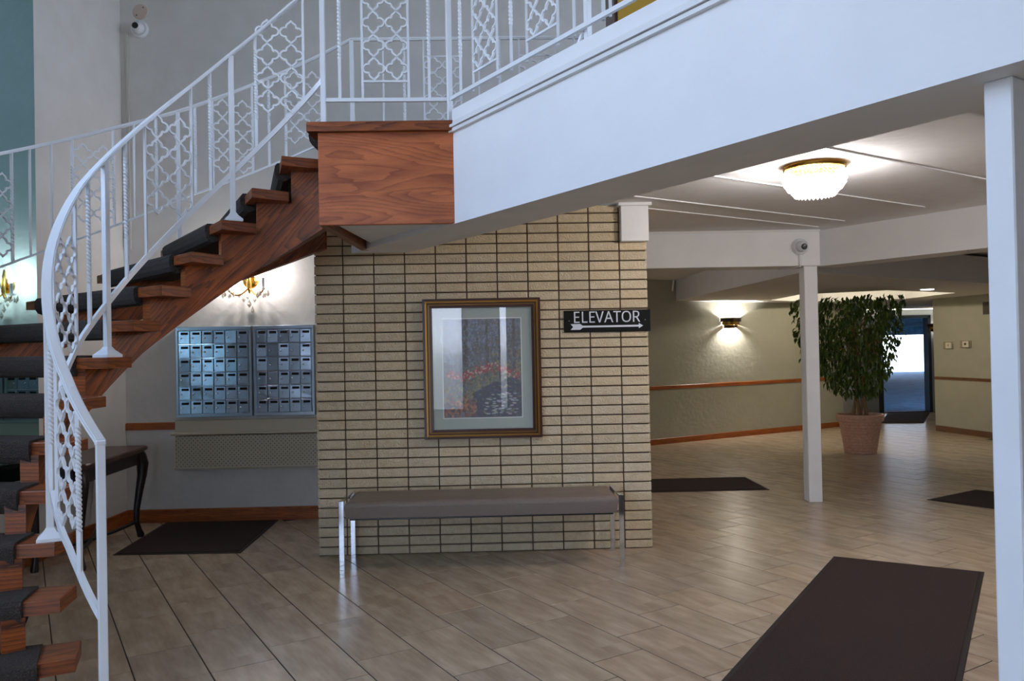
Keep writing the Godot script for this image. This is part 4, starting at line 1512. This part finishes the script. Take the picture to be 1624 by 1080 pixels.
# ------------------------------------------------------------------ potted fig
func plant() -> void:
	var o := thing("potted_fig", "tall bushy weeping fig with braided trunks in a ribbed terracotta pot beyond the column", "plant", Vector3(4.66, 0, -10.15))
	var g := Geo.new()
	var prof := PackedVector2Array([Vector2(0, 0), Vector2(0.185, 0)])
	for k in 11:
		var y := 0.01 + k * 0.036
		var r := 0.188 + 0.062 * (y / 0.4)
		prof.append(Vector2(r + 0.004, y)); prof.append(Vector2(r + 0.004, y + 0.024)); prof.append(Vector2(r, y + 0.028))
	for q in [[0.252, 0.405], [0.278, 0.41], [0.283, 0.44], [0.277, 0.447], [0.28, 0.455], [0.286, 0.485], [0.278, 0.495], [0.262, 0.495], [0.258, 0.44]]:
		prof.append(Vector2(q[0], q[1]))
	g.lathe(prof, 32)
	var pot := put("pot", g, M.terra, o)
	g = Geo.new()
	g.lathe(PackedVector2Array([Vector2(0.262, 0.455), Vector2(0.15, 0.468), Vector2(0, 0.472)]), 24)
	put("soil", g, M.soil, pot)
	var rg := RandomNumberGenerator.new()
	rg.seed = 5
	var tips := []
	for k in 4:
		g = Geo.new()
		var pts := PackedVector3Array(); var rad := []
		var a0 := TAU * k / 4.0 + 0.4
		for i in 13:
			var f := i / 12.0
			var a := a0 + f * 2.6
			var q := 0.085 - 0.03 * sin(PI * minf(f * 1.6, 1.0)) + (0.12 * maxf(0, f - 0.6))
			pts.append(Vector3(cos(a) * q + 0.03 * f, 0.44 + f * 1.15, sin(a) * q))
			rad.append(0.024 - 0.010 * f)
		g.tube(pts, rad, 8)
		var tr := put("trunk", g, M.bark, o)
		var bg := Geo.new()
		for j in 9:
			var f := rg.randf_range(0.45, 1.0)
			var st := pts[int(f * 12.0)]
			var a := rg.randf() * TAU
			var en := st + Vector3(cos(a) * rg.randf_range(0.25, 0.5), rg.randf_range(0.05, 0.4), sin(a) * rg.randf_range(0.25, 0.5))
			en.y = minf(en.y, 1.95)
			var md := st.lerp(en, 0.5) + Vector3(0, 0.08, 0)
			md.y = minf(md.y, 1.95)
			bg.tube(PackedVector3Array([st, md, en]), [0.010, 0.007, 0.004], 5)
			tips.append(md); tips.append(en)
		put("branch", bg, M.bark, tr)
	# leaves: one folded blade, many copies drooping round the branches
	g = Geo.new()
	var l := 0.085; var w := 0.032
	for s in [-1.0, 1.0]:
		var m0 := Vector3(0, 0, 0); var m1 := Vector3(0, -l * 0.45, 0.006); var m2 := Vector3(0, -l, -0.004)
		var e1 := Vector3(s * w * 0.5, -l * 0.35, 0.014); var e2 := Vector3(s * w * 0.42, -l * 0.62, 0.012)
		var n1 := Vector3(-s * 0.4, 0, 1).normalized()
		g.tri(m0, m1, e1, n1, n1, n1)
		g.tri(m1, e2, e1, n1, n1, n1)
		g.tri(m1, m2, e2, n1, n1, n1)
	var mm := MultiMesh.new()
	mm.transform_format = MultiMesh.TRANSFORM_3D
	mm.use_colors = true
	mm.mesh = g.mesh()
	var tr := []
	var tries := 0
	while tr.size() < 3000 and tries < 40000:
		tries += 1
		var a := rg.randf() * TAU
		var y := rg.randf_range(0.74, 2.0)
		var env := table([0.7, 0.9, 1.15, 1.5, 1.8, 2.04], [0.18, 0.36, 0.50, 0.60, 0.66, 0.62], y)
		var q := env * pow(rg.randf(), 0.42)
		var p := Vector3(cos(a) * q * 1.06 - 0.14 * clampf((y - 0.7) / 0.5, 0.0, 1.0), y, sin(a) * q)
		# open the crown a little in clumps
		var cl := sin(p.x * 13.0 + 1.0) * sin(p.y * 11.0 + p.z * 5.0) * sin(p.z * 12.0 + 2.0)
		if cl < -0.12 or (y < 1.0 and rg.randf() < 0.45):
			continue
		var bs := Basis(Vector3.UP, a + rg.randf_range(-1.2, 1.2) + PI * 0.5) * Basis(Vector3.RIGHT, rg.randf_range(-1.0, 0.25))
		tr.append([Transform3D(bs.scaled(Vector3.ONE * rg.randf_range(0.75, 1.25)), p), rg.randf()])
	mm.instance_count = tr.size()
	for k in tr.size():
		mm.set_instance_transform(k, tr[k][0])
		var f: float = tr[k][1]
		mm.set_instance_color(k, Color(0.5, 0.6, 0.5).lerp(Color(1.7, 1.5, 0.9), f * f * f))
	var mi := MultiMeshInstance3D.new()
	mi.name = "foliage"
	mi.multimesh = mm
	mi.material_override = M.leaf
	mi.set_meta("kind", "stuff")
	o.add_child(mi, true)

# ------------------------------------------------------------------ lamps
func bead() -> ArrayMesh:
	var g := Geo.new()
	g.lathe(PackedVector2Array([Vector2(0, -0.014), Vector2(0.011, 0.0), Vector2(0, 0.014)]), 6, Vector3.ZERO, true)
	return g.mesh()

func crystal_lamp(at: Vector3, label: String, e: float) -> void:
	var o := thing("ceiling_lamp", label, "ceiling lamp", at)
	var g := Geo.new()
	g.lathe(PackedVector2Array([Vector2(0, 0.0), Vector2(0.168, 0.0), Vector2(0.174, -0.012), Vector2(0.168, -0.026), Vector2(0.155, -0.03), Vector2(0.15, -0.012), Vector2(0, -0.012)]), 36)
	put("brass_rim", g, M.brass, o)
	var bm := bead()
	for tier in 6:
		var r: float = [0.158, 0.165, 0.165, 0.158, 0.143, 0.118][tier]
		var y: float = -0.04 - tier * 0.0225
		var g2 := Geo.new()
		var cnt := int(r * 240.0)
		for k in cnt:
			var a := TAU * (k + 0.5 * (tier % 2)) / cnt
			g2.lathe(PackedVector2Array([Vector2(0, -0.0135), Vector2(0.0115, 0.0), Vector2(0, 0.0135)]), 6, Vector3(cos(a) * r, y, sin(a) * r), true, Basis(Vector3.UP, a))
		put("crystal_tier", g2, M.crystal, o)
	var g3 := Geo.new()
	for q in 5:
		var r := 0.02 + q * 0.022
		var cnt := int(6 + q * 6)
		for k in cnt:
			var a := TAU * k / cnt
			g3.lathe(PackedVector2Array([Vector2(0, -0.012), Vector2(0.010, 0.0), Vector2(0, 0.012)]), 6, Vector3(cos(a) * r, -0.168, sin(a) * r), true)
	put("crystal_tier", g3, M.crystal, o)
	for k in 4:
		var a := TAU * k / 4.0 + 0.6
		var p := Vector3(cos(a) * 0.075, -0.108, sin(a) * 0.075)
		g = Geo.new()
		var pr := PackedVector2Array()
		for i in 9:
			var f := PI * i / 8.0
			pr.append(Vector2(sin(f) * 0.036, -cos(f) * 0.046))
		g.lathe(pr, 14, p)
		put("bulb", g, glow(c8(255, 240, 215), 9.0), o)
		omni(at + p, c8(252, 246, 246), e * 0.25, 0.034)

func ceiling_lamps() -> void:
	crystal_lamp(Vector3(1.83, 2.42, -4.48), "flush brass-rimmed crystal ceiling lamp glowing over the lobby", 1.25)
	crystal_lamp(Vector3(4.6, 2.42, -4.3), "crystal ceiling lamp further right, beyond the foreground post", 2.4)
	crystal_lamp(Vector3(0.2, 2.36, -8.7), "crystal ceiling lamp hidden behind the brick wall, before the elevator", 0.6)
	# lamp in the tray and a small downlight
	var at := Vector3(5.2, 2.36, -11.4)
	var g := Geo.new()
	g.lathe(PackedVector2Array([Vector2(0, 0.0), Vector2(0.16, 0.0), Vector2(0.15, -0.03), Vector2(0.09, -0.055), Vector2(0, -0.062)]), 24)
	var o := thing("tray_lamp", "shallow round lamp inside the recessed ceiling tray", "ceiling lamp", at)
	put("diffuser", g, glow(c8(255, 236, 200), 3.0), o)
	omni(at + Vector3(0, -0.04, 0), c8(255, 242, 212), 1.1, 0.05)
	at = Vector3(5.49, 2.06, -10.0)
	o = thing("downlight", "small bright round downlight in the dropped ceiling", "downlight", at)
	g = Geo.new()
	g.lathe(PackedVector2Array([Vector2(0, -0.004), Vector2(0.05, -0.004), Vector2(0.075, -0.008), Vector2(0.08, 0.0)]), 20)
	put("lens", g, glow(c8(225, 238, 255), 6.0), o)
	spot(at + Vector3(0, -0.015, 0), Vector3(0, -1, 0), c8(235, 240, 255), 0.5, 50.0)
	at = Vector3(8.12, 2.06, -15.62)
	o = thing("strip_lamp", "thin bright strip lamp under the ceiling above the exit door", "ceiling lamp", at)
	g = Geo.new()
	g.span(Vector3(-0.78, -0.018, -0.05), Vector3(0.78, 0.0, 0.05), 0.003)
	put("housing", g, M.trimwhite, o)
	g = Geo.new()
	g.span(Vector3(-0.76, -0.036, -0.035), Vector3(0.76, -0.018, 0.035), 0.006)
	put("tube_light", g, glow(c8(255, 248, 230), 2.5), o)
	var al := AreaLight3D.new()
	al.name = "strip_light"
	add_child(al)
	al.position = at + Vector3(0, -0.04, 0)
	al.rotation = Vector3(-PI / 2, 0, 0)
	al.area_size = Vector2(1.5, 0.06)
	al.light_color = c8(255, 246, 230)
	al.light_energy = 0.12
	al.shadow_enabled = true

func crystal_sconce() -> void:
	var at := Vector3(-2.06, 1.99, -6.89)
	var o := thing("crystal_sconce", "two-armed crystal wall sconce glowing above the mailboxes", "wall lamp", at)
	o.scale = Vector3.ONE * 1.25
	var g := Geo.new()
	g.lathe(PackedVector2Array([Vector2(0, 0.02), Vector2(0.03, 0.018), Vector2(0.052, 0.008), Vector2(0.056, 0.0)]), 16, Vector3(0, 0.04, 0), false, Basis(Vector3.RIGHT, PI / 2))
	g.tube(PackedVector3Array([Vector3(0, 0.16, 0.03), Vector3(0, 0.1, 0.035), Vector3(0, 0.0, 0.04), Vector3(0, -0.05, 0.03)]), [0.006, 0.014, 0.018, 0.006], 8)
	put("back_plate", g, M.brass, o)
	for s in [-1.0, 1.0]:
		var pts := PackedVector3Array()
		for k in 9:
			var f := k / 8.0
			pts.append(Vector3(s * 0.115 * f, -0.01 - 0.055 * sin(PI * f * 0.85), 0.04 + 0.075 * f))
		g = Geo.new()
		g.tube(pts, 0.0055, 7)
		var arm := put("arm", g, M.brass, o)
		var tip := pts[8]
		g = Geo.new()
		g.lathe(PackedVector2Array([Vector2(0, -0.004), Vector2(0.03, 0.0), Vector2(0.04, 0.012), Vector2(0.036, 0.012), Vector2(0.012, 0.004)]), 14, tip)
		put("drip_cup", g, M.crystal, arm)
		g = Geo.new()
		g.lathe(PackedVector2Array([Vector2(0.010, 0.0), Vector2(0.010, 0.085), Vector2(0, 0.086)]), 10, tip)
		put("candle", g, M.plastic, arm)
		g = Geo.new()
		g.lathe(PackedVector2Array([Vector2(0.006, 0.086), Vector2(0.015, 0.105), Vector2(0.013, 0.125), Vector2(0.004, 0.15), Vector2(0, 0.153)]), 10, tip)
		put("bulb", g, glow(c8(255, 232, 196), 9.0), arm)
		omni(at + (tip + Vector3(0, 0.115, 0)) * 1.25, c8(252, 246, 246), 0.17, 0.012)
		for k in 7:
			var a := TAU * k / 7.0
			g = Geo.new()
			var p := tip + Vector3(cos(a) * 0.036, -0.022 - 0.010 * (k % 2), sin(a) * 0.036)
			g.lathe(PackedVector2Array([Vector2(0, -0.022), Vector2(0.009, -0.006), Vector2(0.004, 0.012), Vector2(0, 0.03)]), 6, p, true)
			put("crystal_drop", g, M.drop, arm)
	for q in [[0.0, -0.115, 0.04, 1.3], [-0.035, -0.085, 0.05, 1.0], [0.038, -0.09, 0.05, 1.0], [0.0, -0.07, 0.07, 1.0], [-0.06, -0.06, 0.06, 0.9], [0.062, -0.065, 0.06, 0.9], [0.02, -0.16, 0.035, 1.1], [0.0, 0.17, 0.03, 1.2], [-0.05, 0.07, 0.05, 1.0], [0.05, 0.07, 0.05, 1.0]]:
		g = Geo.new()
		var s: float = q[3]
		g.lathe(PackedVector2Array([Vector2(0, -0.026 * s), Vector2(0.012 * s, -0.008 * s), Vector2(0.005, 0.012 * s), Vector2(0, 0.024 * s)]), 6, Vector3(q[0], q[1], q[2]), true)
		put("crystal_drop", g, M.drop, o)

func brass_sconces() -> void:
	var hd := Vector2(5.847 - 2.245, -13.34 + 11.377).normalized()
	var yaw := -hd.angle()
	for w in 2:
		var at := Vector3(3.60, 1.735, -12.11) if w == 0 else Vector3(8.78, 1.66, -15.7)
		var o := thing("brass_sconce", "stepped brass up-and-down wall sconce glowing on the hall wall" if w == 0 else "small brass wall sconce at the right of the exit door", "wall lamp", at, yaw if w == 0 else 0.0)
		o.scale = Vector3.ONE * 1.12
		for t in 3:
			var rx: float = [0.18, 0.15, 0.12][t]
			var y0: float = [0.018, -0.025, -0.065][t]
			var y1: float = [0.07, 0.02, -0.022][t]
			var g := Geo.new()
			# half-round open band, thick sheet
			var m := 12
			for k in m:
				var a0 := PI * k / m; var a1 := PI * (k + 1) / m
				for sgn in [1.0, -1.0]:
					var f := 1.0 if sgn > 0.0 else 0.96
					var p0 := Vector3(cos(a0) * rx * f, 0, sin(a0) * rx * 0.62 * f); var p1 := Vector3(cos(a1) * rx * f, 0, sin(a1) * rx * 0.62 * f)
					var nn: Vector3 = Vector3(cos((a0 + a1) * 0.5), 0, sin((a0 + a1) * 0.5)) * sgn
					g.quad(p0 + Vector3(0, y0, 0), p1 + Vector3(0, y0, 0), p1 + Vector3(0, y1, 0), p0 + Vector3(0, y1, 0), nn)
				for yy in [y0, y1]:
					var q0 := Vector3(cos(a0) * rx, yy, sin(a0) * rx * 0.62); var q1 := Vector3(cos(a1) * rx, yy, sin(a1) * rx * 0.62)
					g.quad(q0, q1, Vector3(q1.x * 0.96, yy, q1.z * 0.96), Vector3(q0.x * 0.96, yy, q0.z * 0.96), Vector3.UP if yy == y1 else Vector3.DOWN)
			put("band", g, [M.darkbrass, M.brass, M.darkbrass][t], o)
		var g2 := Geo.new()
		g2.span(Vector3(-0.06, -0.05, 0.0), Vector3(0.06, 0.05, 0.02), 0.003)
		put("back_plate", g2, M.brass, o)
		g2 = Geo.new()
		g2.lathe(PackedVector2Array([Vector2(0, -0.04), Vector2(0.02, -0.03), Vector2(0.026, 0.0), Vector2(0.018, 0.03), Vector2(0, 0.04)]), 12, Vector3(0, 0.0, 0.055))
		put("bulb", g2, glow(c8(255, 240, 214), 6.0), o)
		var lp: Vector3 = o.transform * Vector3(0, 0.0, 0.055)
		if w == 0:
			omni(lp, c8(253, 248, 242), 1.5, 0.024)
		else:
			omni(lp, c8(253, 248, 242), 0.06, 0.02)

# ------------------------------------------------------------------ cameras, plates, controls
func dome(at: Vector3, turn: float, look: Vector3, label: String) -> Node3D:
	var o := thing("security_camera", label, "camera", at, turn)
	var g := Geo.new()
	g.lathe(PackedVector2Array([Vector2(0, 0.028), Vector2(0.062, 0.026), Vector2(0.072, 0.016), Vector2(0.075, 0.0)]), 24, Vector3.ZERO, false, Basis(Vector3.RIGHT, PI / 2))
	put("base_ring", g, M.plastic, o)
	g = Geo.new()
	var pr := PackedVector2Array()
	for k in 11:
		var a := PI * k / 10.0
		pr.append(Vector2(sin(a) * 0.05, -cos(a) * 0.05))
	g.lathe(pr, 20, Vector3(0, 0, 0.04))
	var ball := put("ball", g, M.plastic, o)
	g = Geo.new()
	var d := look.normalized()
	var bs := Basis(Quaternion(Vector3.UP, d))
	g.lathe(PackedVector2Array([Vector2(0.026, -0.012), Vector2(0.026, 0.004), Vector2(0.02, 0.006), Vector2(0, 0.007)]), 18, Vector3(0, 0, 0.04) + d * 0.048, false, bs)
	put("lens", g, M.black, ball)
	return o

func cameras() -> void:
	dome(Vector3(-2.962, 4.2, -6.89), 0.0, Vector3(-0.1, 0.05, 0.9), "white ball security camera high on the upper left wall")
	var o := dome(Vector3(2.735, 2.268, -7.05), 0.0, Vector3(0.12, -0.12, 0.9), "white ball security camera on the cross beam above the slim column")
	var g := Geo.new()
	g.span(Vector3(-0.012, -0.168, 0.0), Vector3(0.012, -0.06, 0.016), 0.003)
	g.tube(PackedVector3Array([Vector3(0.0, -0.172, 0.0), Vector3(-0.02, -0.174, -0.08), Vector3(-0.13, -0.174, -0.2)]), 0.008, 6)
	put("conduit", g, M.trimwhite, o)
	g = Geo.new()
	g.lathe(PackedVector2Array([Vector2(0, 0.008), Vector2(0.06, 0.007), Vector2(0.066, 0.0)]), 28, Vector3.ZERO, false, Basis(Vector3.RIGHT, PI / 2))
	var c := put("cover_plate", g, M.beige)
	c.position = Vector3(-2.958, 4.352, -6.89)
	tag(c, "round pinkish blank cover plate above the upper left security camera", "cover plate")
	for q in [[0.026, 0.034], [-0.03, -0.03]]:
		g = Geo.new()
		g.lathe(PackedVector2Array([Vector2(0, 0.003), Vector2(0.005, 0.002), Vector2(0.006, 0.0)]), 8, Vector3(q[0], q[1], 0.007), false, Basis(Vector3.RIGHT, PI / 2))
		put("screw", g, M.darkbrass, c)
	g = Geo.new()
	g.span(Vector3(-0.012, -1.85, 0.0), Vector3(0.012, 0.0, 0.018), 0.003)
	c = put("cable_conduit", g, M.cord)
	c.position = Vector3(-3.07, 4.17, -6.89)
	tag(c, "thin pale cable conduit running down the corner below the upper security camera", "conduit")

func small_things() -> void:
	# controls on the right wall
	var yaw := -PI * 0.5 + 0.165
	var n := 0
	for q in [[6.945, 1.329, -12.078], [7.0, 1.345, -11.728]]:
		var o := thing("thermostat", "cream wall control nearer the exit door on the right wall" if n == 0 else "cream wall control with dark dial, nearer the right foreground post", "thermostat", Vector3(q[0], q[1], q[2]), yaw)
		var g := Geo.new()
		g.span(Vector3(-0.11, -0.055, 0.0), Vector3(0.11, 0.055, 0.012), 0.003)
		put("back_plate", g, paint(c8(150, 140, 112)), o)
		g = Geo.new()
		g.span(Vector3(-0.03, -0.045, 0.012), Vector3(0.09, 0.045, 0.04), 0.004)
		put("housing", g, paint(c8(214, 208, 194)), o)
		g = Geo.new()
		g.lathe(PackedVector2Array([Vector2(0, 0.008), Vector2(0.016, 0.006), Vector2(0.018, 0.0)]), 12, Vector3(0.03, 0.005, 0.04), false, Basis(Vector3.RIGHT, PI / 2))
		put("dial", g, M.black if n == 1 else M.terra, o)
		n += 1
	var g := Geo.new()
	g.span(Vector3(-0.14, -0.09, 0.0), Vector3(0.14, 0.09, 0.03), 0.004)
	var b := thing("wall_box", "small dark box high on the right wall beside the foreground post", "wall box", Vector3(7.10, 1.86, -11.25), yaw)
	put("case", g, paint(c8(84, 78, 66)), b)
	g = Geo.new()
	g.span(Vector3(-0.12, -0.07, 0.03), Vector3(0.12, 0.07, 0.034))
	put("cover", g, paint(c8(70, 64, 54)), b)
	# short conduit at the high corner of the hall wall
	g = Geo.new()
	g.tube(PackedVector3Array([Vector3(2.62, 2.36, -11.52), Vector3(2.60, 2.20, -11.52)]), 0.014, 8)
	tag(put("conduit_stub", g, M.trimwhite), "short white conduit hanging in the hall corner beside the dropped ceiling", "conduit")
	# furniture glimpsed on the balcony
	var o := thing("cabinet", "gold-fronted brown cabinet glimpsed through the railing on the upper balcony", "cabinet", Vector3(1.26, 2.653, -5.25))
	g = Geo.new()
	g.span(Vector3(-0.45, 0.0, -0.2), Vector3(0.45, 1.3, 0.18), 0.006)
	put("body", g, M.frame, o)
	g = Geo.new()
	g.span(Vector3(-0.43, 0.05, 0.18), Vector3(0.43, 1.03, 0.2), 0.006)
	put("front_panel", g, paint(c8(176, 138, 40)), o)
